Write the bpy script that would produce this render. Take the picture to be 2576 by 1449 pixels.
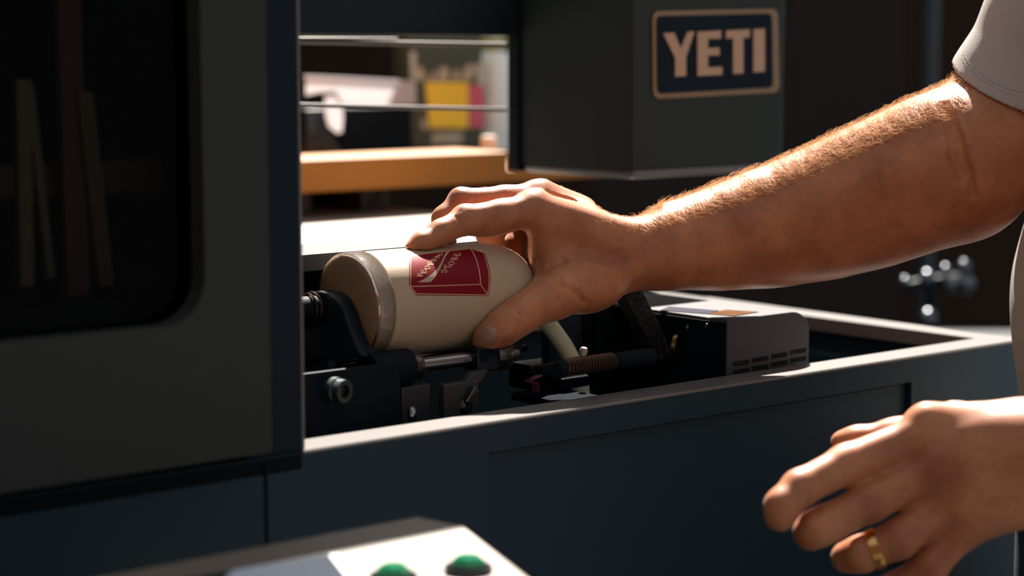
import bpy, bmesh, math, random
import numpy as np
from mathutils import Vector, Matrix, geometry

for o in list(bpy.data.objects):
    bpy.data.objects.remove(o, do_unlink=True)
SC = bpy.context.scene
COL = SC.collection
rnd = random.Random(7)
nprng = np.random.default_rng(11)

# ------------------------------------------------------------------ camera
W, H, F = 2576.0, 1449.0, 5000.0
PITCH = math.radians(6.83)
CAM = Vector((0, 0, 1.30))
FWD = Vector((0, math.cos(PITCH), -math.sin(PITCH)))
UPV = Vector((0, math.sin(PITCH), math.cos(PITCH)))
RGT = Vector((1, 0, 0))
cam = bpy.data.cameras.new('camera')
cam.sensor_width = 36.0
cam.lens = F / W * 36.0
cam.clip_start = 0.02
cam.clip_end = 60
cam.dof.use_dof = True
cam.dof.focus_distance = 1.385
cam.dof.aperture_fstop = 4.3
camo = bpy.data.objects.new('camera', cam)
COL.objects.link(camo)
camo.location = CAM
camo.rotation_euler = (math.radians(90) - PITCH, 0, 0)
SC.camera = camo

# ------------------------------------------------------------------ light
wd = bpy.data.worlds.new('world')
SC.world = wd
wd.use_nodes = True
bg = wd.node_tree.nodes['Background']
bg.inputs['Color'].default_value = (0.95, 0.98, 1.03, 1)
bg.inputs['Strength'].default_value = 0.50

SUN_EL, SUN_AZ = math.radians(49), math.radians(4)    # from behind the bench, a little from the right
sun = bpy.data.lights.new('sun', 'SUN')
sun.energy = 20.0
sun.angle = math.radians(0.55)
sun.color = (1.0, 0.93, 0.84)
suno = bpy.data.objects.new('sun', sun)
COL.objects.link(suno)
SUNV = Vector((math.sin(SUN_AZ) * math.cos(SUN_EL), math.cos(SUN_AZ) * math.cos(SUN_EL), math.sin(SUN_EL)))
suno.rotation_euler = SUNV.to_track_quat('Z', 'Y').to_euler()
suno.location = (0.4, 6, 6)

SC.view_settings.view_transform = 'Standard'
SC.view_settings.look = 'None'
SC.view_settings.exposure = 0.0
SC.view_settings.gamma = 1.0
SC.view_settings.use_curve_mapping = False

# ------------------------------------------------------------------ helpers
def ray(px, py):
    return FWD + RGT * ((px - W / 2) / F) - UPV * ((py - H / 2) / F)
def P(px, py, d):
    return CAM + ray(px, py) * d
def on_plane(px, py, p0, n):
    r = ray(px, py)
    return CAM + r * ((p0 - CAM).dot(n) / r.dot(n))
def proj(p):
    q = p - CAM
    d = q.dot(FWD)
    return (W / 2 + F * q.dot(RGT) / d, H / 2 - F * q.dot(UPV) / d, d)

ZR = CAM.z - 0.235
A0 = on_plane(785, 1130, Vector((0, 0, ZR)), Vector((0, 0, 1)))
B0 = on_plane(2562, 855, Vector((0, 0, ZR)), Vector((0, 0, 1)))
U = (B0 - A0).normalized()
V = Vector((-U.y, U.x, 0))
Wv = Vector((0, 0, 1))
ULEN = (B0 - A0).length
def M(u, v, w):
    return A0 + U * u + V * v + Wv * w
def inv(p):
    q = p - A0
    return q.dot(U), q.dot(V), q.z
def pv(px, py, v):      # pixel -> point on the machine plane v = const
    return on_plane(px, py, A0 + V * v, V)
def pu(px, py, u):
    return on_plane(px, py, A0 + U * u, U)
def pw(px, py, w):
    return on_plane(px, py, A0 + Wv * w, Wv)

MATS = {}
def mat(name, col, rough=0.5, metal=0.0, var=0.12, scale=40.0, bump=0.0, bscale=300.0, spec=0.5, **kw):
    if name in MATS:
        return MATS[name]
    m = bpy.data.materials.new(name)
    m.use_nodes = True
    nt = m.node_tree
    b = nt.nodes['Principled BSDF']
    tc = nt.nodes.new('ShaderNodeTexCoord')
    nz = nt.nodes.new('ShaderNodeTexNoise')
    nz.inputs['Scale'].default_value = scale
    nz.inputs['Detail'].default_value = 5
    nt.links.new(tc.outputs['Object'], nz.inputs['Vector'])
    mx = nt.nodes.new('ShaderNodeMix')
    mx.data_type = 'RGBA'
    c2 = kw.pop('col2', None)
    c = Vector(col)
    lo = c * (1 - var)
    hi = Vector(c2) if c2 else c * (1 + var)
    mx.inputs[6].default_value = (*lo, 1)
    mx.inputs[7].default_value = (*hi, 1)
    nt.links.new(nz.outputs['Fac'], mx.inputs[0])
    nt.links.new(mx.outputs[2], b.inputs['Base Color'])
    b.inputs['Roughness'].default_value = rough
    b.inputs['Metallic'].default_value = metal
    b.inputs['Specular IOR Level'].default_value = spec
    for k, val in kw.items():
        b.inputs[k.replace('_', ' ')].default_value = val
    if bump:
        n2 = nt.nodes.new('ShaderNodeTexNoise')
        n2.inputs['Scale'].default_value = bscale
        n2.inputs['Detail'].default_value = 4
        nt.links.new(tc.outputs['Object'], n2.inputs['Vector'])
        bp = nt.nodes.new('ShaderNodeBump')
        bp.inputs['Strength'].default_value = bump
        bp.inputs['Distance'].default_value = 0.002
        nt.links.new(n2.outputs['Fac'], bp.inputs['Height'])
        nt.links.new(bp.outputs['Normal'], b.inputs['Normal'])
    MATS[name] = m
    return m

def tag(o, label=None, cat=None, group=None, kind=None):
    if label: o['label'] = label
    if cat: o['category'] = cat
    if group: o['group'] = group
    if kind: o['kind'] = kind
    return o
def empty(name, loc, label, cat, group=None):
    o = bpy.data.objects.new(name, None)
    o.empty_display_size = 0.02
    o.location = loc
    COL.objects.link(o)
    tag(o, label, cat, group)
    return o

class MB:
    def __init__(s):
        s.v, s.f = [], []
    def add(s, vs, fs):
        n = len(s.v)
        s.v += [Vector(p) for p in vs]
        s.f += [tuple(i + n for i in f) for f in fs]
        return s
    def hexa(s, c):            # 8 corners: bottom 4 then top 4, both counter-clockwise
        return s.add(c, [(3, 2, 1, 0), (4, 5, 6, 7), (0, 1, 5, 4), (1, 2, 6, 5), (2, 3, 7, 6), (3, 0, 4, 7)])
    def mbox(s, u0, u1, v0, v1, w0, w1):
        return s.hexa([M(u0, v0, w0), M(u1, v0, w0), M(u1, v1, w0), M(u0, v1, w0),
                       M(u0, v0, w1), M(u1, v0, w1), M(u1, v1, w1), M(u0, v1, w1)])
    def box(s, x0, x1, y0, y1, z0, z1):
        return s.hexa([(x0, y0, z0), (x1, y0, z0), (x1, y1, z0), (x0, y1, z0),
                       (x0, y0, z1), (x1, y0, z1), (x1, y1, z1), (x0, y1, z1)])
    def prism(s, poly, ex):    # polygon extruded by the vector ex
        n = len(poly)
        ps = [Vector(p) for p in poly]
        fs = [tuple(range(n - 1, -1, -1)), tuple(range(n, 2 * n))]
        fs += [(i, (i + 1) % n, n + (i + 1) % n, n + i) for i in range(n)]
        return s.add(ps + [p + ex for p in ps], fs)
    def tube(s, pts, r, seg=12, cap=True):
        pts = [Vector(p) for p in pts]
        rs = r if isinstance(r, (list, tuple)) else [r] * len(pts)
        n0 = len(s.v)
        ref = None
        for i, p in enumerate(pts):
            t = (pts[min(i + 1, len(pts) - 1)] - pts[max(i - 1, 0)]).normalized()
            if ref is None:
                a = Vector((0, 0, 1)) if abs(t.z) < .9 else Vector((1, 0, 0))
                ref = a.cross(t).normalized()
            ref = (ref - t * ref.dot(t)).normalized()
            b = t.cross(ref)
            for k in range(seg):
                an = 2 * math.pi * k / seg
                s.v.append(p + (ref * math.cos(an) + b * math.sin(an)) * rs[i])
        for i in range(len(pts) - 1):
            for k in range(seg):
                k2 = (k + 1) % seg
                s.f.append((n0 + i * seg + k, n0 + i * seg + k2, n0 + (i + 1) * seg + k2, n0 + (i + 1) * seg + k))
        if cap:
            s.f.append(tuple(n0 + k for k in range(seg - 1, -1, -1)))
            e = n0 + (len(pts) - 1) * seg
            s.f.append(tuple(e + k for k in range(seg)))
        return s
    def lathe(s, prof, o, ax, seg=48, closed=False):   # prof: (s, r) along the axis
        ax = Vector(ax).normalized()
        a = Vector((0, 0, 1)) if abs(ax.z) < .9 else Vector((1, 0, 0))
        e1 = a.cross(ax).normalized()
        e2 = ax.cross(e1)
        n0 = len(s.v)
        for (t, r) in prof:
            for k in range(seg):
                an = 2 * math.pi * k / seg
                s.v.append(Vector(o) + ax * t + (e1 * math.cos(an) + e2 * math.sin(an)) * max(r, 1e-5))
        m = len(prof)
        for i in range(m if closed else m - 1):
            j = (i + 1) % m
            for k in range(seg):
                k2 = (k + 1) % seg
                s.f.append((n0 + i * seg + k, n0 + i * seg + k2, n0 + j * seg + k2, n0 + j * seg + k))
        if not closed:
            s.f.append(tuple(n0 + k for k in range(seg - 1, -1, -1)))
            e = n0 + (m - 1) * seg
            s.f.append(tuple(e + k for k in range(seg)))
        return s
    def build(s, name, m, parent=None, smooth=False, bevel=0.0, segs=2, fix=True, auto=None):
        me = bpy.data.meshes.new(name)
        me.from_pydata([tuple(p) for p in s.v], [], s.f)
        bm = bmesh.new()
        bm.from_mesh(me)
        if fix:
            bmesh.ops.recalc_face_normals(bm, faces=bm.faces)
        if bevel:
            ed = [e for e in bm.edges if len(e.link_faces) == 2 and e.calc_face_angle(0) > 0.5]
            bmesh.ops.bevel(bm, geom=ed, offset=bevel, segments=segs, profile=0.5, affect='EDGES', clamp_overlap=True)
        for f in bm.faces:
            f.smooth = smooth
        if smooth:
            for e in bm.edges:
                if len(e.link_faces) == 2 and e.calc_face_angle(0) > (auto or 0.7):
                    e.smooth = False
        bm.to_mesh(me)
        bm.free()
        me.materials.append(m)
        o = bpy.data.objects.new(name, me)
        COL.objects.link(o)
        if parent is not None:
            o.parent = parent
            o.matrix_parent_inverse = Matrix.Translation(-root_loc(parent))
        return o

def root_loc(o):
    return Vector(o.location) if o.type == 'EMPTY' else Vector((0, 0, 0))
def set_parent(o, p):
    o.parent = p
    o.matrix_parent_inverse = Matrix.Translation(-root_loc(p))

def rrect(c00, c10, c11, c01, r, seg=6):
    """rounded quad between four corners; r as a fraction of the shorter side"""
    c = [Vector(x) for x in (c00, c10, c11, c01)]
    out = []
    for i in range(4):
        p, a, b = c[i], c[i - 1], c[(i + 1) % 4]
        da, db = (a - p).normalized(), (b - p).normalized()
        pa, pb = p + da * r, p + db * r
        for k in range(seg + 1):
            t = k / seg
            out.append(pa * (1 - t) ** 2 + p * 2 * t * (1 - t) + pb * t * t)
    return out

# ------------------------------------------------------------------ materials
m_body = mat('dark blue-grey machine paint', (0.013, 0.031, 0.046), 0.45, spec=.2, var=.06, bump=.05, bscale=900)
m_door = mat('olive grey hood paint', (0.031, 0.034, 0.032), 0.55, spec=.15, var=.05, bump=.05, bscale=900)
m_post = mat('black frame paint', (0.004, 0.012, 0.020), 0.55, var=.05, spec=.15)
m_black = mat('black anodised metal', (0.002, 0.006, 0.010), 0.6, var=.2, spec=.10)
m_blackgloss = mat('black gloss plastic', (0.003, 0.006, 0.010), 0.2, var=.1, spec=.35)
m_steel = mat('polished steel', (0.30, 0.30, 0.31), 0.2, 1.0, var=.05)
m_dsteel = mat('dark steel', (0.12, 0.11, 0.10), 0.32, 1.0, var=.1)
m_bronze = mat('dark bronze steel thread', (0.11, 0.065, 0.045), 0.35, 1.0, var=.1)
m_alu = mat('grey anodised aluminium', (0.035, 0.037, 0.042), 0.6, 0.0, spec=.25, var=.12, scale=200)
m_house = mat('light grey housing paint', (0.055, 0.055, 0.062), 0.38, spec=.3, var=.04, bump=.04, bscale=1200)
m_cream = mat('satin cream powder coat', (0.44, 0.31, 0.195), 0.42, spec=.35, var=.03, bump=.25, bscale=2600)
m_red = mat('red print', (0.19, 0.002, 0.010), 0.5, spec=.12, var=.06)
m_line = mat('cream print line', (0.58, 0.32, 0.15), 0.5, var=.03)
m_wood = mat('honey wood', (0.40, 0.145, 0.022), 0.55, spec=.25, var=.2, scale=9)
m_dwood = mat('dark brown wood', (0.045, 0.022, 0.013), 0.6, var=.2, scale=6)
m_bench = mat('cream laminate bench', (0.36, 0.305, 0.25), 0.55, var=.04)
m_white = mat('white paper', (0.62, 0.62, 0.63), 0.7, var=.03)
m_wall = mat('dark brown wall', (0.028, 0.017, 0.012), 0.8, spec=.1, var=.2, scale=3)
m_floor = mat('grey concrete floor', (0.05, 0.048, 0.045), 0.7, var=.2, scale=3)

# ------------------------------------------------------------------ the room
mb = MB(); mb.box(-4, 4, -1.5, 6.5, -0.05, 0)
tag(mb.build('floor', m_floor), 'dark concrete floor', 'floor', kind='structure')
mb = MB()
mb.box(-4, 4, 5.2, 5.4, 0, 1.75)
tag(mb.build('wall_back', m_wall), 'dark brown wall behind the benches', 'wall', kind='structure')
mb = MB(); mb.box(-3.2, -3.0, -1.7, 5.2, 0, 3.0)
tag(mb.build('wall_left', m_wall), 'dark brown wall on the left of the printer', 'wall', kind='structure')
mb = MB(); mb.box(-3.2, 1.0, -1.9, -1.7, 0, 3.0)
tag(mb.build('wall_front', m_wall), 'dark brown wall behind the viewer', 'wall', kind='structure')

# ------------------------------------------------------------------ printer
UE = 0.705
POST0, POST1 = -0.046, -0.0062
HOODTOP = 0.76
HD = 0.47
printer = empty('bottle_printer', M(0.1, 0.2, -ZR), 'dark grey industrial bottle printer with hood, open tray and print head', 'printer')
# base cabinet: a shell around the open tray
mb = MB()
D0 = -0.165                                                # tray floor
fr = 0.012                                                 # front skin thickness
pw0, pw1 = 0.1352, 0.5590                                  # recessed access panel
mb.mbox(-0.75, pw0, 0, 0.020, -ZR + 0.02, -0.0022)
mb.mbox(pw1, UE, 0, 0.020, -ZR + 0.02, -0.0022)
mb.mbox(pw0, pw1, 0, 0.020, -0.0200, -0.0022)
mb.mbox(pw0, pw1, 0, 0.020, -ZR + 0.02, -0.50)
mb.mbox(UE - 0.02, UE, 0.02, 0.42, -ZR + 0.02, -0.0022)
mb.mbox(-0.75, UE, 0.40, 0.42, -ZR + 0.02, -0.0022)
mb.mbox(-0.75, -0.73, 0.02, 0.40, -ZR + 0.02, -0.0022)
mb.build('base_cabinet', m_body, printer)
mb = MB(); mb.mbox(-0.73, UE - 0.02, 0.02, 0.40, D0 - 0.02, D0)
mb.build('tray_floor', m_black, printer)
# seam in the skin of the base, left of the opening
u_seam = inv(pv(668, 1200, 0))[0]
mb = MB(); mb.mbox(u_seam - 0.0006, u_seam + 0.0006, -0.0012, 0.001, -0.5, -0.004)
mb.build('skin_seam', m_black, printer)
# access panel set back in its opening
mb = MB(); mb.mbox(pw0 + 0.0006, pw1 - 0.0006, 0.005, 0.014, -0.499, -0.0212)
mb.build('access_panel', m_body, printer, bevel=0.001)
# rail: flat top with a chamfer on the outside
def rail(name, prof, a, b, axis_u):
    """prof: (offset, w) section; swept from a to b along u (axis_u) or v"""
    mb = MB()
    if axis_u:
        pa = [M(a, o, w) for o, w in prof]; ex = U * (b - a)
    else:
        pa = [M(o, a, w) for o, w in prof]; ex = V * (b - a)
    mb.prism(pa, ex)
    return mb.build(name, m_rail, printer)
m_rail = mat('dark rail paint, satin', (0.15, 0.138, 0.13), 0.30, var=.05, bump=.04, bscale=900)
rail('front_rail', [(0.0, -0.002), (0.0, -0.0008), (0.0008, 0.0), (0.028, 0.0), (0.028, -0.012), (0.021, -0.012), (0.021, -0.002)], POST1, UE, True)
mb = MB(); mb.mbox(-0.75, POST1, 0.0, 0.028, -0.012, 0.0)
mb.build('base_lip', m_post, printer, bevel=.001)
rail('side_rail', [(UE - 0.030, -0.012), (UE - 0.030, 0.0), (UE - 0.0015, 0.0), (UE, -0.0015), (UE, -0.012)], 0.028, 0.36, False)
rail('rear_rail', [(0.36, -0.012), (0.36, 0.0), (0.42, 0.0), (0.42, -0.012)], -0.75, UE - 0.006, True)
# stepped ledge on the inside of the far wall
mb = MB(); mb.mbox(UE - 0.045, UE - 0.021, 0.03, 0.39, -0.05, -0.03)
mb.build('inner_ledge', m_body, printer)

# hood on the left: frame post, door with rounded window
def vpoly(pts, v0, v1, name, m, parent, bevel=0, smooth=False):
    mb = MB(); mb.prism([M(u, v0, w) for u, w in pts], V * (v1 - v0))
    return mb.build(name, m, parent, bevel=bevel, smooth=smooth)
POST0, POST1 = -0.046, -0.0062
mb = MB(); mb.mbox(POST0, POST1, 0.0, 0.030, 0.0, HOODTOP)
post = mb.build('hood_post', m_post, printer, bevel=0.0015)
mb = MB(); mb.mbox(POST1, POST1 + 0.0022, 0.001, 0.012, 0.0, HOODTOP)
mb.build('post_lit_edge', mat('pale lit edge', (.16, .14, .13), .45), post, bevel=.001)  # pale strip painted in for the sunlit line down the post edge
mb = MB()
mb.mbox(-0.75, POST1 - 0.004, HD - .04, HD, 0.0, HOODTOP)
mb.build('hood_back', m_post, printer)
mb = MB(); mb.mbox(POST1 - 0.010, POST1 - 0.004, 0.03, HD - .04, 0.0, HOODTOP)
mb.build('hood_sun_stop', m_post, printer)  # unseen wall added to keep sun from leaking under the hood door
mb = MB(); mb.mbox(-0.75, POST1, 0.0, HD, HOODTOP, HOODTOP + 0.01)
mb.build('hood_roof', m_door, printer)
mb = MB(); mb.mbox(-0.76, -0.75, 0.0, HD, 0.0, HOODTOP)
mb.build('hood_side', m_door, printer)
# door leaf with a window hole (bridged outline)
DV0, DV1 = -0.016, -0.002
wu0, wu1, ww0, ww1, wr = -0.62, -0.0808, 0.0845, 0.62, 0.026
outer = [(-0.74, 0.0058), (-0.0385, 0.0058), (-0.0385, HOODTOP), (-0.74, HOODTOP)]
inner = []
for cx, cy, a0 in ((wu1 - wr, ww0 + wr, -90), (wu1 - wr, ww1 - wr, 0), (wu0 + wr, ww1 - wr, 90), (wu0 + wr, ww0 + wr, 180)):
    for k in range(9):
        a = math.radians(a0 + 90 * k / 8)
        inner.append((cx + wr * math.cos(a), cy + wr * math.sin(a)))
def ring_mesh(outer, inner, v0, v1):
    bm_v = [Vector((p[0], p[1])) for p in outer + inner]
    no, ni = len(outer), len(inner)
    edges = [(i, (i + 1) % no) for i in range(no)] + [(no + i, no + (i + 1) % ni) for i in range(ni)]
    vs, es, fs, *_ = geometry.delaunay_2d_cdt(bm_v, edges, [list(range(no)), list(range(no, no + ni))], 0, 1e-6)
    from_in = lambda c: all(True for _ in [0]) and point_in(c, [(p[0], p[1]) for p in inner])
    mb = MB()
    n = len(vs)
    keep = [f for f in fs if not from_in(sum((vs[i] for i in f), Vector((0, 0))) / len(f))]
    mb.v = [M(p.x, v0, p.y) for p in vs] + [M(p.x, v1, p.y) for p in vs]
    mb.f = [tuple(f) for f in keep] + [tuple(i + n for i in reversed(f)) for f in keep]
    cnt = {}
    for f in keep:
        for i in range(len(f)):
            e = (f[i], f[(i + 1) % len(f)])
            cnt[e] = 1
    for (a, b) in list(cnt):
        if (b, a) not in cnt:
            mb.f.append((a, a + n, b + n, b))
    return mb
def point_in(c, poly):
    x, y = c[0], c[1]
    ins = False
    j = len(poly) - 1
    for i in range(len(poly)):
        xi, yi = poly[i][0], poly[i][1]
        xj, yj = poly[j][0], poly[j][1]
        if (yi > y) != (yj > y) and x < (xj - xi) * (y - yi) / (yj - yi) + xi:
            ins = not ins
        j = i
    return ins
door = ring_mesh(outer, inner, DV0, DV1).build('hood_door', m_door, printer)
m_pane = bpy.data.materials.new('smoked acrylic')
m_pane.use_nodes = True
nt = m_pane.node_tree
for n in list(nt.nodes):
    nt.nodes.remove(n)
_o = nt.nodes.new('ShaderNodeOutputMaterial')
_t = nt.nodes.new('ShaderNodeBsdfTransparent'); _t.inputs[0].default_value = (0.62, 0.60, 0.57, 1)
_g = nt.nodes.new('ShaderNodeBsdfGlossy'); _g.inputs['Roughness'].default_value = 0.06
_g.inputs['Color'].default_value = (.6, .6, .6, 1)
_f = nt.nodes.new('ShaderNodeFresnel'); _f.inputs[0].default_value = 1.12
_m = nt.nodes.new('ShaderNodeMixShader')
nt.links.new(_f.outputs[0], _m.inputs[0]); nt.links.new(_t.outputs[0], _m.inputs[1]); nt.links.new(_g.outputs[0], _m.inputs[2])
nt.links.new(_m.outputs[0], _o.inputs[0])
mb = MB(); mb.mbox(wu0 - 0.012, wu1 + 0.012, -0.0018, 0.0022, ww0 - 0.012, ww1 + 0.012)
pane = mb.build('window_pane', m_pane, door); pane['label'] = 'smoked see-through hood window pane'
# brown band, dark guide and upright brown bars just inside the pane
m_in1 = mat('brown inner bar', (0.18, 0.15, 0.10), 0.6, var=.2)
m_in2 = mat('dull red brown strip', (0.15, 0.075, 0.06), 0.6, var=.2)
w_l = inv(pv(200, 407, 0.08))[2]; w_l2 = inv(pv(200, 492, 0.08))[2]
mb = MB(); mb.mbox(-0.62, -0.05, 0.08, 0.095, w_l2, w_l)
mb.build('inner_band', m_in1, printer, bevel=0.002)
w_h = inv(pv(140, 762, 0.03))[2]
a_, b_ = inv(pv(-400, 790, 0.03))[0], inv(pv(275, 755, 0.03))[0]
mb = MB(); mb.mbox(a_, b_, 0.02, 0.05, w_h - 0.028, w_h)
mb.build('lower_guide', m_black, printer, bevel=0.001)
for i, (x0, y0, x1, y1, wd_, mm) in enumerate([(60, 200, 70, 720, 34, m_in1), (75, 210, 130, 700, 20, m_in1), (215, 230, 270, 720, 40, m_in1), (165, -300, 200, 760, 60, m_in2)]):
    v_ = 0.05 + 0.004 * i
    p, q = pv(x0, y0, v_), pv(x1, y1, v_)
    mb = MB(); mb.prism([p - U * wd_ * 1.2e-4, p + U * wd_ * 1.2e-4, q + U * wd_ * 1.2e-4, q - U * wd_ * 1.2e-4], V * 0.006)
    mb.build('inner_bar' if mm is m_in1 else 'inner_strip', mm, printer)

# gantry: unseen bar added to shade the console, beam, two guide rods, print head
def sun_hit(p, v):          # where the sun ray through p crosses the plane v = const
    t = (v - inv(p)[1]) / SUNV.dot(V)
    return inv(p + SUNV * t)
_hb = sun_hit(pw(1000, 1352, -0.022), 0.33)
_ha = sun_hit(pw(1050, 1290, -0.022), 0.33)
mb = MB(); mb.mbox(-0.05, _hb[0] + 0.20, 0.322, 0.338, _ha[2] - 0.02, _hb[2])
mb.build('console_shade_bar', m_post, printer, bevel=0.004)
HV = 0.2857; HU = 0.5309
hw0 = 0.1235
hu1 = inv(pv(1985, 250, HV))[0]
hv1 = inv(pu(1310, 250, HU))[1]
HTOP = 0.30
GV = hv1 + 0.018
mb = MB()
BV = hv1 + 0.001
wb0 = inv(pv(1000, 88, BV))[2]; wb1 = wb0 + 0.045
mb.mbox(-0.02, HU - 0.003, BV, BV + 0.010, wb0, wb1)
mb.build('gantry_beam', m_post, printer, bevel=0.002)
mb = MB(); mb.tube([pv(730, 96, GV - 0.001), pv(1000, 97, GV - 0.001)], 0.0011, 10)
mb.build('guide_wire', m_dsteel, printer, smooth=True)
m_rod = mat('grey rod paint', (.13, .12, .115), .5, spec=.2)
for y0, y1, r in ((105, 113, 0.0022), (265, 276, 0.0020)):
    pa, pb = pv(785, y0, GV), pv(1270, y1, GV)
    ua_, ub_ = inv(pa)[0], inv(pb)[0]
    mb = MB(); mb.tube([pa.lerp(pb, (-0.012 - ua_) / (ub_ - ua_)), pa.lerp(pb, (HU - 0.003 - ua_) / (ub_ - ua_))], r, 14)
    mb.build('guide_rod', m_rod, printer, smooth=True)
m_head = mat('dark olive head cover', (0.017, 0.024, 0.024), 0.55, spec=.12, var=.05, bump=.04, bscale=900)
mb = MB()
pts = [(HU, HV), (hu1 - 0.012, HV), (hu1 - 0.004, HV + 0.003), (hu1, HV + 0.011), (hu1, hv1), (HU, hv1)]
mb.prism([M(a, b, hw0 + 0.008) for a, b in pts], Wv * (HTOP - hw0 - 0.008))
head = mb.build('print_head_cover', m_head, printer, bevel=0.0012)
mb = MB()
n = len(pts)
cu, cv = (HU + hu1) / 2, (HV + hv1) / 2
mb.prism([M(cu + (a - cu) * .985, cv + (b - cv) * .985, hw0) for a, b in pts], Wv * 0.0085)
mb.build('head_lower_lip', mat('lit lip grey', (0.09, 0.09, 0.095), .4, var=.04), head, bevel=0.004)  # lip coloured lighter than the cover to show it catching light
# black back plate, the dark strip on the left of the head
mb = MB()
p0, p1 = pu(1278, 55, HU + 0.002), pu(1312, 430, HU + 0.002)
mb.mbox(HU - 0.004, HU + 0.05, hv1 - 0.001, inv(pu(1276, 250, HU - .004))[1], inv(pu(1290, 430, HU))[2], HTOP - 0.005)
mb.build('head_back_plate', m_black, printer, bevel=0.002)
# badge
m_badge = mat('navy badge field', (0.003, 0.008, 0.015), 0.6, var=.05, spec=.08)
m_tan = mat('tan badge rim', (0.16, 0.105, 0.055), 0.55, var=.04)
m_bl = mat('beige badge letters', (0.32, 0.21, 0.14), 0.55, var=.03)
def hq(px, py, off=0.0):
    return pv(px, py, HV - off)
def quad_pts(x0, y0, x1, y1, x2, y2, x3, y3, r, off):
    return rrect(hq(x0, y0, off), hq(x1, y1, off), hq(x2, y2, off), hq(x3, y3, off), r)
mb = MB(); mb.prism(quad_pts(1640, 249, 1957, 232, 1953, 22, 1638, 28, 0.0085, 0.0), -V * 0.002)
badge = mb.build('badge', m_tan, head); badge['label'] = 'rounded badge with tan rim, navy field and beige capitals YETI'
mb = MB(); mb.prism(quad_pts(1653, 236, 1943, 220, 1940, 34, 1651, 41, 0.006, 0.002), -V * 0.0012)
mb.build('badge_field', m_badge, badge)
def bl(px, py):      # letter box 1668..1922 x 78..196, slight rise to the right
    return px, py
letters = {
 'Y': [[(1667, 86), (1692, 84), (1711, 124), (1729, 81), (1741, 81), (1724, 146), (1724, 190), (1697, 192), (1697, 146)]],
 'E': [[(1753, 80), (1812, 77), (1812, 97), (1779, 98), (1779, 121), (1808, 120), (1808, 139), (1779, 140), (1779, 170), (1815, 168), (1815, 188), (1753, 191)]],
 'T': [[(1825, 77), (1884, 74), (1884, 94), (1868, 95), (1868, 184), (1843, 186), (1843, 96), (1825, 97)]],
 'I': [[(1894, 74), (1922, 72), (1922, 180), (1894, 182)]]}
letters['Y'] = [[(1667, 84), (1694, 82), (1711, 122), (1728, 80), (1745, 79), (1724, 144), (1724, 191), (1697, 193), (1697, 146)]]
for ch, polys in letters.items():
    mb = MB()
    for poly in polys:
        mb.prism([hq(x, y, 0.0032) for x, y in reversed(poly)], -V * 0.001)
    mb.build('letter', m_bl, badge)

# ------------------------------------------------------------------ rotary jig in the tray
jig = empty('rotary_jig', M(0.25, 0.13, D0), 'black rotary bottle jig with shafts, lead screw and motor housing in the tray', 'fixture')
JV = 0.085
# rear beam with a hole, sunlit aluminium
bm_v = 0.158
p = pv(910, 640, bm_v)
bw = inv(p)[2]
mb = MB()
mb.prism([M(-0.02, bm_v, bw + .003), M(-0.02, bm_v + 0.062, bw + .003), M(0.40, bm_v + 0.062, bw + .003), M(0.40, bm_v, bw + .003)], -Wv * 0.012)
beam = mb.build('rear_beam', m_alu, jig, bevel=0.0008)
mb = MB(); mb.mbox(-.02, .40, bm_v + .056, bm_v + .062, bw - .06, bw - .009)
mb.build('beam_skirt', m_black, jig)
h_ = inv(pw(903, 634, bw + .003))
mb = MB(); mb.lathe([(0, 0.0022), (0.0004, 0.0022)], M(h_[0], h_[1], bw + .0029), (0, 0, 1), 18)
mb.build('screw_hole', m_black, beam)
for a in (-.01, .36):
    mb = MB(); mb.mbox(a, a + .03, bm_v, bm_v + .02, D0, bw - .008)
    mb.build('beam_upright', m_black, jig)
# motor housing
HV2 = 0.036
cw = inv(pv(1830, 805, HV2)); cu0 = cw[0]; ctop = cw[2]
cu1 = inv(pv(2036, 850, HV2))[0]
ru = cu1 - inv(pv(1992, 775, HV2))[0]
back = inv(pu(1640, 786, cu0))[1]
back = 0.20
prof = [(cu0, D0 + .001), (cu1, D0 + .001)]
for k in range(9):
    a = math.radians(90 * k / 8)
    prof.append((cu1 - ru + ru * math.cos(a), ctop - ru * 0.8 + ru * 0.8 * math.sin(a)))
prof.append((cu0, ctop))
house = vpoly([(a, b) for a, b in prof], HV2, back, 'motor_housing', m_house, jig, bevel=0.0008)
house['label'] = 'light grey motor housing with rounded edge and vent slots'
Z5 = lambda x, y: (1280 + x / 3.22, 700 + y / 3.22)
m_slot = mat('dark vent slot', (0.006, 0.010, 0.014), 0.7)
for row in ([(1815, 697, 1945, 676), (1970, 667, 2100, 645), (2125, 635, 2255, 614), (2280, 602, 2408, 580)],
            [(1815, 762, 1945, 742), (1970, 731, 2100, 711), (2125, 698, 2255, 677), (2280, 667, 2408, 645)]):
    for (x0, y0, x1, y1) in row:
        a = pv(*Z5(x0, y0 - 11), HV2); b = pv(*Z5(x1, y1 - 11), HV2); c = pv(*Z5(x1, y1 + 12), HV2); d = pv(*Z5(x0, y0 + 12), HV2)
        mb = MB(); mb.prism([q - V * .0004 for q in rrect(d, c, b, a, 0.0028, 4)], V * 0.0003)
        mb.build('vent_slot', m_slot, house)
# dark left cheek of the housing with two screws
mb = MB(); mb.mbox(cu0 - 0.0015, cu0, HV2 + .001, back - .001, D0, ctop - 0.0025)
cheek = mb.build('housing_cheek', m_black, jig)
for x, y in ((1731, 821), (1780, 820)):
    q = pu(x, y, cu0 - 0.0015)
    mb = MB(); mb.lathe([(0, .0022), (.0015, .002), (.002, .0008)], q, -U, 14)
    mb.build('screw', m_dsteel, jig, smooth=True)
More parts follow.
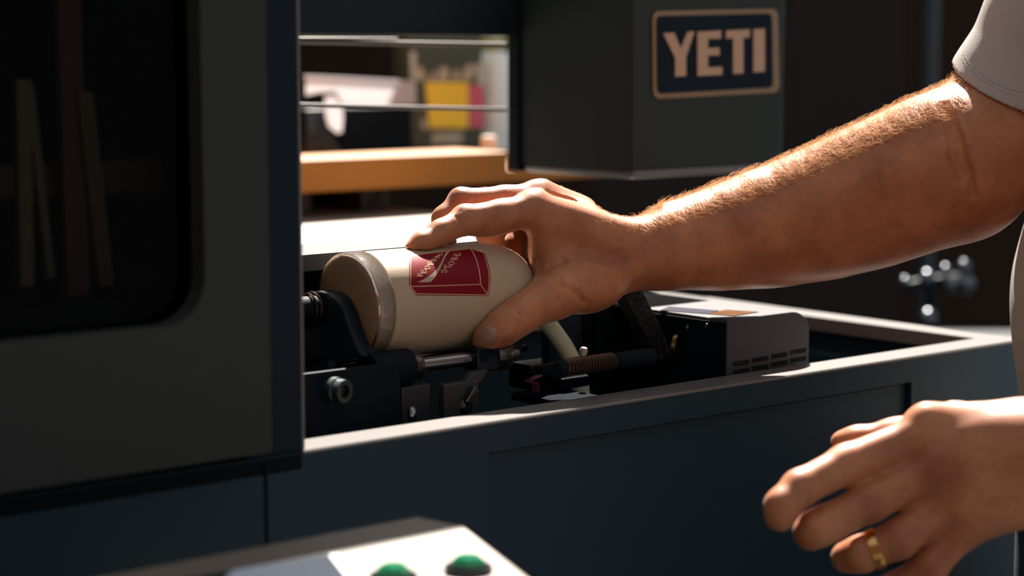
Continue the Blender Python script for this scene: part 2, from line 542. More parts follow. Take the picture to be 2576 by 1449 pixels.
# stickers on top of the housing
def top_patch(pts, name, m):
    mb = MB(); mb.prism([pw(x, y, ctop + .0001) for x, y in pts], Wv * 0.0004)
    return mb.build(name, m, house)
m_st1 = mat('lilac grey sticker', (0.05, 0.05, 0.065), .9, spec=.02, var=.1, scale=200)
m_st2 = mat('brown and ochre printed sticker', (0.10, 0.045, 0.02), .9, spec=.02, var=.5, scale=90)
top_patch([Z5(1225, 262), Z5(1600, 290), Z5(1700, 265), Z5(1300, 232)], 'sticker', m_st1)
top_patch([Z5(1600, 290), Z5(1830, 308), Z5(2020, 275), Z5(1760, 258)], 'sticker', m_st2)

# lead screw with thread
def axis_line(x0, y0, d0, x1, y1, d1):
    return P(x0, y0, d0), P(x1, y1, d1)
ls0 = P(1402, 927, 1.335)
ls1 = ls0 + U * 0.105
mb = MB(); mb.lathe([(0, .0042), (.0012, .0052), (.06, .0052)], ls0, U, 28)
screw = mb.build('lead_screw', m_black, jig, smooth=True)
npt = 17
mb = MB()
for k in range(npt):
    t = 0.006 + k * 0.0026
    mb.lathe([(t, .0050), (t + .0009, .0062), (t + .0015, .0062), (t + .0024, .0050)], ls0, U, 28)
tt = mb.build('thread', m_bronze, screw, smooth=True)
mb = MB(); mb.lathe([(0, .0056), (.034, .0056)], ls0 + U * 0.054, U, 24)
mb.build('screw_sleeve', m_black, jig, smooth=True)
# textured black strap, raised grit as a bumpy surface
sp = [(1572, 747), (1613, 725), (1692, 878), (1688, 903), (1659, 908)]
sv = 0.075
mb = MB()
mb.prism([pv(x, y, sv) for x, y in reversed(sp)], V * 0.012)
m_grit = mat('coarse black grit', (0.004, 0.005, 0.007), 0.35, var=.3, scale=500, spec=.3, bump=.5, bscale=420)
strap = mb.build('grit_strap', m_grit, jig, bevel=0.0006)
strap['label'] = 'slanted black strap with coarse glittering grit'
mb = MB()
for k in range(90):
    t, s_ = rnd.random(), rnd.random() * .86 + .07
    x = (1572 + (1660 - 1572) * t) * (1 - s_) + (1613 + (1690 - 1613) * t) * s_
    y = (747 + (905 - 747) * t) * (1 - s_) + (725 + (885 - 725) * t) * s_
    q = pv(x, y, sv - .0002)
    r = rnd.uniform(.0003, .0009)
    mb.lathe([(-r, r * .3), (0, r), (r * .7, r * .6), (r, r * .2)], q, (-V + Vector((rnd.uniform(-.5, .5), 0, rnd.uniform(-.5, .5)))), 5)
g = mb.build('grit', mat('glossy black grit grains', (0.03, 0.03, 0.035), .12), strap); g['kind'] = 'stuff'
# brass washer by the strap
q = pv(1700, 868, sv + .01)
mb = MB(); mb.lathe([(0, .0085), (.003, .0085), (.003, .005), (0, .005)], q, -V + U * .4, 26, closed=True)
mb.build('brass_washer', mat('aged brass', (0.30, 0.19, 0.07), .4, 1.0), jig, smooth=True)
# cream hose
hv = 0.13
hp = [(1352, 770), (1368, 800), (1392, 832), (1418, 868), (1438, 905), (1452, 940), (1460, 970), (1463, 1000), (1464, 1040)]
mb = MB(); mb.tube([pv(x, y, hv) for x, y in hp], 0.0066, 18)
m_hose = mat('milky cream silicone hose', (0.80, 0.80, 0.56), 0.35, var=.06, scale=60, Subsurface_Weight=0.4, Subsurface_Radius=(.006, .006, .004))
hose = mb.build('hose', m_hose, jig, smooth=True); hose['label'] = 'curved milky cream hose'
# slider block with white lit top and thin wires
bq = [(1335, 921), (1345, 917), (1405, 912), (1405, 975), (1335, 985)]
sb = inv(pv(1335, 921, 0.11)); sb2 = inv(pv(1425, 912, 0.11))
mb = MB(); mb.mbox(sb[0], sb2[0], 0.11, 0.135, sb[2] - 0.018, sb[2])
mb.build('slider_block', m_blackgloss, jig, bevel=0.0012)
for k, (c, dx) in enumerate((((0.35, .03, .02), 0), ((.03, .08, .35), 7), ((0.30, .03, .02), 12))):
    mw = mat('red wire' if c[0] > .2 else 'blue wire', c, .4)
    mb = MB(); mb.tube([pv(1350 + dx, 945, .108), pv(1335 + dx, 952, .105), pv(1322 + dx, 957 + dx * .4, .106), pv(1340 + dx, 964, .108), pv(1344 + dx, 985, .11)], 0.0008, 6)
    mb.build('wire', mw, jig, smooth=True)
q = pv(1466, 895, 0.10)
mb = MB(); mb.lathe([(0, .0022), (.004, .003), (.006, .0022), (.0065, .001)], q, (0.2, 0, 1), 14)
mb.build('connector', mat('white nylon', (.7, .62, .55), .5), jig, smooth=True)
q = inv(pv(1452, 955, 0.095))
mb = MB(); mb.mbox(q[0] - .014, q[0] + .012, .095, .11, q[2] - .006, q[2] + .002)
mb.build('hose_clip', m_blackgloss, jig, bevel=.001)
q = inv(pv(1430, 997, 0.08))
mb = MB(); mb.mbox(q[0] - .02, q[0] + .02, .07, .12, q[2] - .006, q[2])
mb.build('foot_plate', m_blackgloss, jig, bevel=.001)
# upright plate behind the hose
q = inv(pv(1372, 792, 0.165)); q2 = inv(pv(1475, 783, 0.165))
mb = MB(); mb.mbox(q[0], q2[0], .16, .17, D0, q[2] + .001)
mb.build('upright_plate', m_body, jig, bevel=.0008)
mb = MB(); mb.mbox(q2[0] + .001, cu0 - .01, .155, .16, D0, q[2] - .002)
mb.build('rear_plate', m_black, jig)
# small out of focus screw head on the far wall
q = pv(1317, 876, 0.2)
mb = MB(); mb.lathe([(0, .003), (.002, .0026), (.0028, .001)], q, -V, 14)
mb.build('screw', m_dsteel, jig, smooth=True)

# front roller shaft
rs0 = pv(1046, 920, JV)
def on_shaft(px):
    # distance along U from rs0 so that the point projects at px
    lo, hi = -0.1, 0.3
    for _ in range(40):
        mid = (lo + hi) / 2
        if proj(rs0 + U * mid)[0] < px: lo = mid
        else: hi = mid
    return lo
a, b = on_shaft(1000), on_shaft(1297)
mb = MB(); mb.lathe([(a, .0050), (b - .0005, .0050), (b, .0045)], rs0, U, 28)
mb.build('roller_shaft', m_steel, jig, smooth=True)
a, b = on_shaft(1024), on_shaft(1050)
mb = MB(); mb.lathe([(a, .0098), (b - .001, .0098), (b, .0090)], rs0, U, 32)
mb.build('shaft_collar', m_dsteel, jig, smooth=True)
a, b = on_shaft(925), on_shaft(1024)
mb = MB(); mb.lathe([(a, .0125), (b, .0125)], rs0, U, 32)
mb.build('rubber_roller', m_black, jig, smooth=True)
a, b = on_shaft(1182), on_shaft(1238)
c0 = inv(rs0)
mb = MB(); mb.mbox(c0[0] + a, c0[0] + b, c0[1] - .0085, c0[1] + .0085, c0[2] - .0085, c0[2] + .0075)
blk = mb.build('bearing_block', m_blackgloss, jig, bevel=.0008)
for px, py in ((1192, 908), (1216, 905)):
    q = pv(px, py, c0[1] - .0085)
    mb = MB(); mb.lathe([(0, .0020), (.0006, .0020), (.0006, .0014), (0, .0014)], q, -V, 16, closed=True)
    mb.build('socket_screw', m_black, blk)
a, b = on_shaft(1236), on_shaft(1272)
mb = MB(); mb.lathe([(a, .0098), (a + .004, .0106), (b - .001, .0106), (b, .0098)], rs0, U, 32)
mb.build('shaft_collar', m_dsteel, jig, smooth=True)
# rear shaft just showing under the bottle
q = pv(1130, 886, JV + .03)
mb = MB(); mb.lathe([(-.1, .0045), (.04, .0045)], q, U, 24)
mb.build('roller_shaft', m_steel, jig, smooth=True)
mb = MB(); mb.lathe([(.012, .0062), (.05, .0062)], q, U, 24)
mb.build('rear_collar', m_black, jig, smooth=True)
# bracket plates and clamp
q0, q1 = inv(pv(1010, 975, .075)), inv(pv(1085, 1060, .075))
mb = MB(); mb.mbox(q0[0], q1[0], .075, .082, D0, q0[2])
mb.build('bracket_plate', mat('dark grey bracket', (.014, .018, .022), .45), jig, bevel=.001)
q0, q1 = inv(pv(1117, 968, .068)), inv(pv(1205, 1060, .068))
mb = MB(); mb.mbox(q0[0], q1[0], .068, .074, D0, q0[2])
mb.build('bracket_plate', mat('grey bracket', (.030, .030, .032), .42), jig, bevel=.001)
pts = [(1165, 968), (1212, 962), (1228, 930), (1195, 935)]
mb = MB(); mb.prism([pv(x, y, .070) for x, y in pts], V * .006)
mb.build('bracket_gusset', mat('grey bracket', (.030, .030, .032), .42), jig, bevel=.0006)
q = pv(1183, 1023, .066)
mb = MB(); mb.lathe([(-.022, .005), (-.012, .0052), (-.012, .0062), (-.003, .0062), (-.001, .0055), (0, .003)], q, -V + U * .45, 26)
mb.build('clamp_bolt', m_dsteel, jig, smooth=True)
mb = MB(); mb.lathe([(-.016, .0052), (-.016, .0105), (-.012, .0105), (-.012, .0052)], q, -V + U * .45, 30, closed=True)
mb.build('clamp_washer', m_black, jig, smooth=True)
pts = [(1172, 1012), (1188, 986), (1196, 970), (1206, 985), (1201, 1000), (1186, 1020)]
mb = MB(); mb.prism([pv(x, y, .062) for x, y in pts], V * .004)
mb.build('clamp_lever', m_dsteel, jig, bevel=.0008)
q = pv(1036, 1046, .06)
mb = MB(); mb.lathe([(0, .003), (.004, .003), (.006, .0018)], q, (0, 0, 1), 16)
mb.build('screw', m_steel, jig, smooth=True)
mb = MB(); mb.lathe([(-.03, .0026), (0, .0026)], q, (0, 0, 1), 16)
mb.build('screw_post', m_black, jig, smooth=True)
# big bolt on the left
q = pv(868, 985, .055)
mb = MB(); mb.lathe([(-.02, .0085), (-.006, .0085), (-.005, .0075), (0, .0075), (0, .0045), (-.004, .0045)], q, -V + U * .25, 28)
mb.build('socket_bolt', mat('dark teal steel', (.05, .06, .06), .4, .8), jig, smooth=True)
mb = MB()
q0, q1 = inv(pv(720, 890, .07)), inv(pv(1000, 1040, .07))
mb.mbox(q0[0], q1[0], .066, .069, D0, inv(pv(900, 920, .07))[2])
mb.build('shade_fill_plate', m_black, jig, bevel=.002)  # thin black plate added to stand in for the tray's deep shade

# ------------------------------------------------------------------ bottle
BR = 0.0365
BC = P(1080, 752, 1.377)
BAX = U.copy()
def bot_s(px):
    lo, hi = -0.3, 0.3
    for _ in range(50):
        mid = (lo + hi) / 2
        if proj(BC + BAX * mid)[0] < px: lo = mid
        else: hi = mid
    return lo
s_base = bot_s(872); s_ring = bot_s(908); s_body = s_ring + 0.004
S_SH = bot_s(1190)                      # shoulder starts to close
prof = [(s_base + .003, .020), (s_base + .0015, .030), (s_base + .0005, .0330), (s_base + .001, .0345), (s_ring, .0350), (s_ring + .0008, .0362), (s_ring + .002, BR), (S_SH, BR)]
RN = .0190
SHL = bot_s(1300) - S_SH
for k in range(1, 13):
    a = math.radians(90 * k / 12)
    prof.append((S_SH + SHL * math.sin(a), RN + (BR - RN) * math.cos(a)))
s_end = S_SH + SHL
prof += [(s_end + .004, RN - .0005), (s_end + .005, RN - .003)]
bottle = empty('drink_bottle', BC - Wv * BR, 'cream steel drink bottle with red emblem lying in the jig', 'bottle')
mb = MB(); mb.lathe(prof, BC, BAX, 96)
bodyo = mb.build('bottle_body', m_cream, bottle, smooth=True, auto=1.0)
mb = MB(); mb.lathe([(s_end + .001, RN - .001), (s_end + .003, .0215), (s_end + .015, .0215), (s_end + .017, .022), (s_end + .0175, .010)], BC, BAX, 48)
mb.build('bottle_lid', m_black, bottle, smooth=True)
m_base = mat('shaded brown bottle base', (0.30, 0.15, 0.07), 0.5, var=.12, scale=30, bump=.08, bscale=1500)  # brown tint stands for shade and light showing through the base
mb = MB(); mb.lathe([(s_base - .0006, .0005), (s_base - .0007, .020), (s_base - .0004, .029), (s_base + .0002, .0336), (s_base + .0008, .0346), (s_base + .003, .0350)], BC, BAX, 72)
mb.build('bottle_base', m_base, bottle, smooth=True)
m_clear = mat('clear plastic', (0.93, 0.93, 0.95), 0.06, var=.02, Transmission_Weight=1.0, IOR=1.42)
mb = MB(); mb.lathe([(s_base + .0005, .0352), (s_base + .001, .0366), (s_ring + .0015, .0372), (s_ring + .0025, .0368), (s_ring + .0025, .0366), (s_ring, .0353)], BC, BAX, 96, closed=True)
band = mb.build('clear_band', m_clear, bottle, smooth=True); band['label'] = 'clear plastic band around the bottle base'
mb = MB()
ez = Wv.cross(BAX).normalized()
for k in range(26):
    an = math.radians(rnd.choice([rnd.gauss(132, 9), rnd.gauss(132, 9), rnd.uniform(60, 250)]))
    s_ = rnd.uniform(s_base + .002, s_ring + .001)
    n_ = (Wv * math.sin(an) + -ez * -math.cos(an))
    n_ = Wv * math.sin(an) + V * math.cos(an)
    r = rnd.uniform(.0003, .0007)
    mb.lathe([(-r, r * .4), (-.3 * r, r), (.5 * r, .8 * r), (r, r * .2)], BC + BAX * s_ + n_ * .0370, n_, 8)
mb.build('bubbles', m_clear, band, smooth=True)['kind'] = 'stuff'

def to_cyl(px, py):
    """pixel -> (s, theta) on the body; theta 0 = towards -V (front), pi/2 = up"""
    o, r = CAM - BC, ray(px, py)
    oy, oz = -o.dot(V), o.z
    ry, rz = -r.dot(V), r.z
    A = ry * ry + rz * rz; B = 2 * (oy * ry + oz * rz); C = oy * oy + oz * oz - BR * BR
    D = B * B - 4 * A * C
    if D < 0:
        D = 0
    t = (-B - math.sqrt(D)) / (2 * A)
    return (o + r * t).dot(BAX), math.atan2(oz + rz * t, oy + ry * t), t
def cyl(s, th, off=0.0):
    return BC + BAX * s + (-V * math.cos(th) + Wv * math.sin(th)) * (BR + off)
Z6 = lambda x, y: (1000 + x / 8.525, 600 + y / 8.525)
def dens(pts, step, closed=True):
    out = []
    n = len(pts)
    for i in range(n if closed else n - 1):
        a, b = Vector(pts[i]), Vector(pts[(i + 1) % n])
        k = max(1, int((b - a).length / step))
        out += [tuple(a + (b - a) * j / k) for j in range(k)]
    if not closed:
        out.append(tuple(pts[-1]))
    return out
def patch(zpts, off, thick=0.00008):
    poly = dens(zpts, 40)
    st = [Vector(to_cyl(*Z6(x, y))[:2]) for x, y in poly]
    st2 = [Vector((p.x, p.y * BR)) for p in st]
    pin = [(p.x, p.y) for p in st2]
    xs = [p.x for p in st2]; ys = [p.y for p in st2]
    extra = []
    g = 0.0018
    x = min(xs)
    while x < max(xs):
        y = min(ys)
        while y < max(ys):
            if point_in((x, y), pin):
                extra.append(Vector((x, y)))
            y += g
        x += g
    n = len(st2)
    vs, es, fs, *_ = geometry.delaunay_2d_cdt(st2 + extra, [(i, (i + 1) % n) for i in range(n)], [list(range(n))], 1, 1e-7)
    mb = MB()
    mb.v = [cyl(p.x, p.y / BR, off) for p in vs]
    mb.f = [tuple(f) for f in fs]
    return mb
def ribbon(mb, zpts, wz, off, closed=False):
    pts = [Vector(p) for p in dens(zpts, 30, closed)]
    n = len(pts)
    L, R_ = [], []
    for i in range(n):
        t = (pts[min(i + 1, n - 1)] - pts[max(i - 1, 0)])
        t = t.normalized() if t.length else Vector((1, 0))
        q = Vector((-t.y, t.x)) * wz / 2
        L.append(pts[i] + q); R_.append(pts[i] - q)
    k = len(mb.v)
    for a, b in zip(L, R_):
        for c in (a, b):
            s, th, _ = to_cyl(*Z6(c.x, c.y))
            mb.v.append(cyl(s, th, off))
    for i in range(n - 1):
        mb.f.append((k + 2 * i, k + 2 * i + 1, k + 2 * i + 3, k + 2 * i + 2))
red_out = [(258, 362), (250, 600), (250, 990), (268, 1040), (388, 1205), (410, 1217), (1925, 1233), (1952, 1210), (1985, 1000), (1995, 840), (1978, 680), (1940, 520), (1893, 360), (1862, 303), (1590, 215), (1545, 211), (900, 283)]
emb = patch(red_out, 0.00012).build('emblem', m_red, bottle, smooth=True, fix=False)
emb['label'] = 'printed red box emblem with cream lettering FEDERAL STORE'
mb = MB()
lw = 17
ribbon(mb, [(283, 385), (280, 640), (278, 1035), (400, 1187), (1925, 1211), (1958, 1010), (1968, 850), (1942, 660), (1893, 460), (1845, 308), (1565, 224), (590, 330), (283, 385)], lw, .00022)
ribbon(mb, [(280, 1032), (1000, 1010), (1775, 984)], lw, .00022)
ribbon(mb, [(1775, 984), (1772, 850), (1742, 660), (1683, 440), (1620, 310), (1565, 224)], lw + 3, .00022)
ribbon(mb, [(1775, 984), (1928, 1208)], lw, .00022)
mb.build('emblem_outline', m_line, emb, fix=False, smooth=True)
sw = [(428, 940), (540, 890), (650, 822), (760, 740), (850, 645), (920, 545), (970, 440), (1003, 365), (1040, 296), (1095, 285), (1150, 272), (1105, 300), (1062, 350), (1015, 420), (968, 520), (925, 620), (872, 720), (802, 830), (745, 898), (705, 930), (665, 939)]
patch(sw, .00022).build('emblem_swoosh', m_cream, emb, fix=False, smooth=True)
# serif capitals: strokes in a unit box, x to the right, y up
G = {
 'F': [((.15, 0), (.15, 1)), ((.0, 1), (.75, 1)), ((.15, .52), (.55, .52)), ((.0, 0), (.35, 0)), ((.75, 1), (.75, .82)), ((.55, .62), (.55, .42))],
 'E': [((.15, 0), (.15, 1)), ((.0, 1), (.75, 1)), ((.15, .52), (.55, .52)), ((.0, 0), (.8, 0)), ((.75, 1), (.75, .82)), ((.8, 0), (.8, .2)), ((.55, .62), (.55, .42))],
 'D': [((.15, 0), (.15, 1)), ((0, 1), (.45, 1)), ((.45, 1), (.7, .85)), ((.7, .85), (.8, .5)), ((.8, .5), (.7, .15)), ((.7, .15), (.45, 0)), ((.45, 0), (0, 0))],
 'R': [((.15, 0), (.15, 1)), ((0, 1), (.5, 1)), ((.5, 1), (.72, .78)), ((.72, .78), (.5, .52)), ((.5, .52), (.15, .52)), ((.42, .52), (.78, 0)), ((0, 0), (.3, 0)), ((.66, 0), (.92, 0))],
 'A': [((.12, 0), (.45, 1)), ((.45, 1), (.78, 0)), ((.25, .36), (.65, .36)), ((0, 0), (.26, 0)), ((.64, 0), (.92, 0))],
 'L': [((.15, 0), (.15, 1)), ((0, 1), (.32, 1)), ((0, 0), (.75, 0)), ((.75, 0), (.75, .24))],
 'S': [((.7, .75), (.7, .98)), ((.7, .86), (.45, 1)), ((.45, 1), (.15, .85)), ((.15, .85), (.2, .62)), ((.2, .62), (.65, .4)), ((.65, .4), (.68, .15)), ((.68, .15), (.4, 0)), ((.4, 0), (.12, .14)), ((.12, .25), (.12, .02))],
 'T': [((.4, 0), (.4, 1)), ((0, 1), (.8, 1)), ((0, 1), (0, .8)), ((.8, 1), (.8, .8)), ((.22, 0), (.58, 0))],
 'O': [((.4, 0), (.12, .2)), ((.12, .2), (.05, .5)), ((.05, .5), (.12, .8)), ((.12, .8), (.4, 1)), ((.4, 1), (.68, .8)), ((.68, .8), (.75, .5)), ((.75, .5), (.68, .2)), ((.68, .2), (.4, 0))]}
def letter(ch, x0, x1, y0, y1, tilt=0.06):
    """x0..x1 letter height from top to foot, y1..y0 letter width from start to end"""
    mb = MB()
    w_ = y1 - y0; h_ = x1 - x0
    def g2z(gx, gy):
        return (x1 - gy * h_ + (gx - .4) * w_ * .16, y1 - gx / .85 * w_ + (gy - .5) * h_ * tilt)
    for (a, b) in G[ch]:
        A_, B_ = Vector(g2z(*a)), Vector(g2z(*b))
        d = (B_ - A_)
        vert = abs(a[0] - b[0]) < abs(a[1] - b[1])
        wd_ = 19 if vert else 12
        if d.length < 1: continue
        e = d.normalized() * 3
        ribbon(mb, [tuple(A_ - e), tuple(B_ + e)], wd_, .00024)
    mb.build('letter', m_line, emb, fix=False)
for ch, x0, x1, y0, y1 in (('F', 432, 528, 752, 812), ('E', 505, 612, 672, 755), ('D', 587, 690, 588, 665), ('E', 652, 768, 510, 572), ('R', 720, 832, 430, 492), ('A', 788, 900, 366, 424), ('L', 878, 962, 312, 360)):
    letter(ch, x0, x1, y0, y1)
for ch, x0, x1, y0, y1 in (('S', 935, 1058, 664, 742), ('T', 1005, 1140, 572, 648), ('O', 1085, 1220, 490, 578), ('R', 1145, 1285, 402, 466), ('E', 1210, 1350, 322, 380)):
    letter(ch, x0, x1, y0, y1)

# black foot cup that grips the base
cupo = [(775, 742), (800, 735), (835, 729), (862, 733), (885, 750), (900, 778), (912, 815), (925, 850), (942, 882), (952, 893), (900, 905), (775, 905)]
m_cup = mat('black rubber cup, dark green edge', (0.005, 0.010, 0.012), .4, var=.3, spec=.2)
mb = MB(); mb.prism([on_plane(x, y, BC + BAX * (s_base - .0008), BAX) for x, y in cupo], -BAX * 0.012)
mb.build('base_cup', m_cup, jig, bevel=.0025, segs=3, smooth=True)
q = on_plane(790, 775, BC + BAX * (s_base - .016), BAX)
mb = MB()
for k, r in enumerate((.011, .010)):
    mb.lathe([(-.003 * k, r), (-.003 * k - .001, r + .0008), (-.003 * k - .002, r), (-.003 * k - .001, r - .0008)], q, BAX, 30, closed=True)
mb.build('cup_spring', m_bronze, jig, smooth=True)
mb = MB(); mb.lathe([(-.05, .0085), (0, .0085)], q, BAX, 24)
mb.build('cup_axle', m_black, jig, smooth=True)

# ------------------------------------------------------------------ control console in front
CW = -0.022
ca, cb, cc = pw(1050, 1297, CW), pw(1172, 1322, CW), pw(1335, 1452, CW)
cons = empty('control_console', Vector((-0.10, 1.0, 0)), 'grey control console with green push buttons and dark screen in front', 'console')
dirb = (cc - cb).normalized()
dira = Vector((U.x, U.y, 0)) * -1
p1 = ca; p2 = cb; p3 = cb + dirb * 0.24; p4 = p3 + dira * 0.42; p5 = ca + dira * 0.36
m_cons = mat('light grey console plate', (0.20, 0.165, 0.135), .5, var=.06, scale=25)
mb = MB(); mb.prism([p1, p2, p3, p4, p5], -Wv * 0.06)
cbody = mb.build('console_body', m_cons, cons, bevel=.003, segs=3)
cen = (p1 + p2 + p3 + p4 + p5) / 5
mb = MB(); mb.box(cen.x - .06, cen.x + .06, cen.y - .05, cen.y + .05, 0.03, cen.z - .06)
mb.build('pedestal', m_body, cons, bevel=.004)
mb = MB(); mb.box(cen.x - .16, cen.x + .16, cen.y - .14, cen.y + .12, 0.0, .03)
mb.build('pedestal_foot', m_body, cons, bevel=.004)
# screen with a pale raised bezel on its right
s1 = pw(826, 1392, CW + .004); s2 = pw(872, 1449, CW + .004)
sd = (s2 - s1).normalized()
t1 = pw(500, 1449, CW + .004)
td = (t1 - s1).normalized()
mb = MB(); mb.prism([s1, s1 + sd * .12, s1 + sd * .12 + td * .2, s1 + td * .2], -Wv * .006)
mb.build('screen', mat('blue black screen glass', (.003, .010, .024), .45, spec=.05), cons, bevel=.0006)
nn = Wv.cross(sd).normalized()
if nn.dot(U) < 0: nn = -nn
mb = MB(); mb.prism([s1, s1 + sd * .12, s1 + sd * .12 + nn * .0055, s1 + nn * .0055], Wv * .0035)
mb.v = [p - Wv * .004 for p in mb.v]
mb.build('screen_bezel', m_white, cons, bevel=.001)
m_green = mat('clear green plastic', (0.01, 0.22, 0.10), .08, var=.3, scale=150, Transmission_Weight=.35, IOR=1.5)
for i, (x, y) in enumerate(((1178, 1440), (990, 1462))):
    q = pw(x, y, CW)
    mb = MB(); mb.lathe([(0, .0125), (.003, .0125), (.004, .0115), (.004, .0085), (0, .0085)], q, (0, 0, 1), 28, closed=True)
    b_ = mb.build('push_button', m_blackgloss, cons, smooth=True)
    mb = MB(); mb.lathe([(.001, .0088), (.006, .0088), (.0085, .006), (.009, .001)], q, (0, 0, 1), 8)
    mb.build('button_cap', m_green, b_)

# ------------------------------------------------------------------ bench and things behind
BW = 0.06
bench = empty('work_bench', M(0.6, 0.7, -ZR), 'cream topped work bench in sun behind the printer', 'bench')
bv1 = inv(pw(1030, 545, BW))[1]
bu1 = inv(pw(1425, 565, BW))[0]
mb = MB(); mb.mbox(-0.2, bu1, 0.476, bv1 + .50, BW - .03, BW)
mb.build('bench_top', m_bench, bench, bevel=.003)
for a, b in ((-.15, .5), (bu1 - .08, .5), (-.15, bv1 + .43), (bu1 - .08, bv1 + .43)):
    mb = MB(); mb.mbox(a, a + .05, b, b + .05, -ZR, BW - .03)
    mb.build('leg', m_post, bench, bevel=.002)
# wooden shelf box along the back of the bench
TV = bv1 + .03
def tvp(px, py, dv=0.0): return pv(px, py, TV + dv)
rack = empty('wooden_rack', M(.7, TV, BW), 'honey coloured wooden rack standing on the bench behind the printer', 'rack')
u0, u1 = inv(tvp(700, 420))[0], inv(tvp(1280, 420))[0]
wt, wb = inv(tvp(1030, 391))[2], inv(tvp(1030, 472))[2]
mb = MB(); mb.mbox(u0, u1, TV, TV + .095, wb, wt)
mb.build('front_beam', m_wood, rack, bevel=.003)
mb = MB(); mb.mbox(u0, u1 + .12, TV + .097, TV + .46, wb, wb + .015)
mb.build('shelf_board', m_wood, rack)
u2 = inv(tvp(1640, 450))[0]
wc = inv(tvp(1280, 428))[2]
mb = MB(); mb.mbox(u1 + .0005, u2, TV + .002, TV + .15, wb, wc)
mb.build('low_board', m_wood, rack, bevel=.002)
for uu in (u0 + .05, (u0 + u1) / 2 , bu1 - .06):
    mb = MB(); mb.mbox(uu, uu + .03, TV + .06, TV + .36, BW, wb)
    mb.build('foot', m_dwood, rack)
mb = MB(); mb.mbox(u0, bu1, TV + .40, TV + .415, BW, wb)
mb.build('back_board', m_dwood, rack)
ZT = wb + .0155
DV = .30
# black paper holder with a white folded sheet
hold = empty('paper_holder', M(inv(tvp(930, 330, DV))[0], TV + DV, ZT), 'black desk holder under the folded white sheet', 'holder')
def tq(px, py, dv): return inv(pv(px, py, TV + dv))
a, b = tq(862, 300, DV), tq(1040, 300, DV)
mb = MB(); mb.mbox(a[0], b[0], TV + DV, TV + DV + .07, ZT, tq(950, 268, DV)[2])
mb.build('holder_body', m_black, hold, bevel=.004, segs=3)
pts = [(770, 275), (820, 272), (832, 310), (838, 345), (858, 372), (858, 392), (770, 392)]
mb = MB(); mb.prism([pv(x, y, TV + DV - .005) for x, y in pts], V * .06)
mb.build('holder_foot', m_blackgloss, hold, bevel=.002)
m_paper = mat('white paper, thin', (0.75, 0.75, 0.78), .7, var=.02)
_nt = m_paper.node_tree
_tr = _nt.nodes.new('ShaderNodeBsdfTranslucent'); _tr.inputs[0].default_value = (.8, .8, .82, 1)
_mx = _nt.nodes.new('ShaderNodeMixShader'); _mx.inputs[0].default_value = .62
_ou = [n for n in _nt.nodes if n.type == 'OUTPUT_MATERIAL'][0]
_nt.links.new(_nt.nodes['Principled BSDF'].outputs[0], _mx.inputs[1]); _nt.links.new(_tr.outputs[0], _mx.inputs[2]); _nt.links.new(_mx.outputs[0], _ou.inputs[0])
sheet = empty('folded_sheet', pv(910, 262, TV + DV), 'white folded paper sheet draped over the black holder', 'paper')
pts = [(770, 190), (800, 191), (900, 196), (1020, 203), (1042, 207), (1046, 214), (1046, 260), (1040, 264), (900, 264), (860, 263), (845, 230), (800, 233), (770, 240)]
mb = MB(); mb.prism([pv(x, y, TV + DV - .030) for x, y in pts], V * .0012)
mb.build('sheet_front', m_paper, sheet)
mb = MB(); mb.prism([pv(x, y, TV + DV - .0285) for x, y in pts[:5]] + [pv(x, y + 4, TV + DV - .0285) for x, y in reversed(pts[:5])], V * .005)
mb.build('sheet_top', m_paper, sheet)
pts = [(818, 240), (848, 236), (862, 262), (863, 300), (860, 332), (850, 336), (828, 318), (820, 290)]
mb = MB(); mb.prism([pv(x, y, TV + DV - .034) for x, y in pts], V * .0012)
mb.build('sheet_flap', m_paper, sheet)
# olive tin with a yellow label
a, b = tq(1030, 300, DV), tq(1226, 300, DV)
m_olive = mat('olive printed tin', (0.045, 0.05, 0.024), .45, var=.2, scale=12)
tin = empty('label_tin', M((a[0] + b[0]) / 2, TV + DV, ZT), 'olive green tin with yellow and pink label on the rack', 'tin')
mb = MB(); mb.mbox(a[0], b[0], TV + DV + .003, TV + DV + .04, ZT, tq(1130, 55, DV)[2])
tb = mb.build('tin_body', m_olive, tin, bevel=.012, segs=5, smooth=True)
def tlabel(pts, m, name, parent, dv=.0):
    mb = MB(); mb.prism([pv(x, y, TV + DV + .002) for x, y in pts], V * .0008)
    return mb.build(name, m, parent)
tlabel([(1070, 207), (1178, 207), (1178, 322), (1080, 322)], mat('yellow label', (.92, .60, .02), .5, var=.08), 'yellow_label', tb)
tlabel([(1179, 212), (1218, 218), (1218, 320), (1180, 322)], mat('pink label', (.62, .10, .16), .5, var=.2), 'pink_label', tb)
m_scr = mat('faded cream print', (.42, .36, .25), .6, var=.3, scale=60)
for k, pts in enumerate(([(1045, 170), (1062, 168), (1075, 200), (1052, 205)], [(1078, 205), (1088, 180), (1098, 182), (1094, 205)],
        [(1100, 205), (1104, 172), (1122, 168), (1132, 178), (1126, 205)], [(1134, 204), (1146, 172), (1160, 184), (1152, 204)], [(1160, 200), (1170, 166), (1192, 160), (1198, 180), (1184, 204)],
        [(1086, 362), (1088, 334), (1164, 332), (1164, 360)], [(1060, 320), (1062, 298), (1074, 300), (1074, 330)])):
    tlabel(pts, m_scr, 'faded_print', tb)
tlabel([(1032, 130), (1046, 130), (1048, 205), (1034, 205)], mat('pale edge strip', (.5, .48, .40), .5), 'side_strip', tb)
tlabel([(1200, 160), (1224, 156), (1224, 215), (1202, 215)], mat('pale edge strip', (.5, .48, .40), .5), 'side_strip', tb)
a, b = tq(1237, 300, DV), tq(1300, 300, DV)
jar = empty('glass_jar', M((a[0] + b[0]) / 2, TV + DV, ZT), 'pale milky jar beside the olive tin', 'jar')
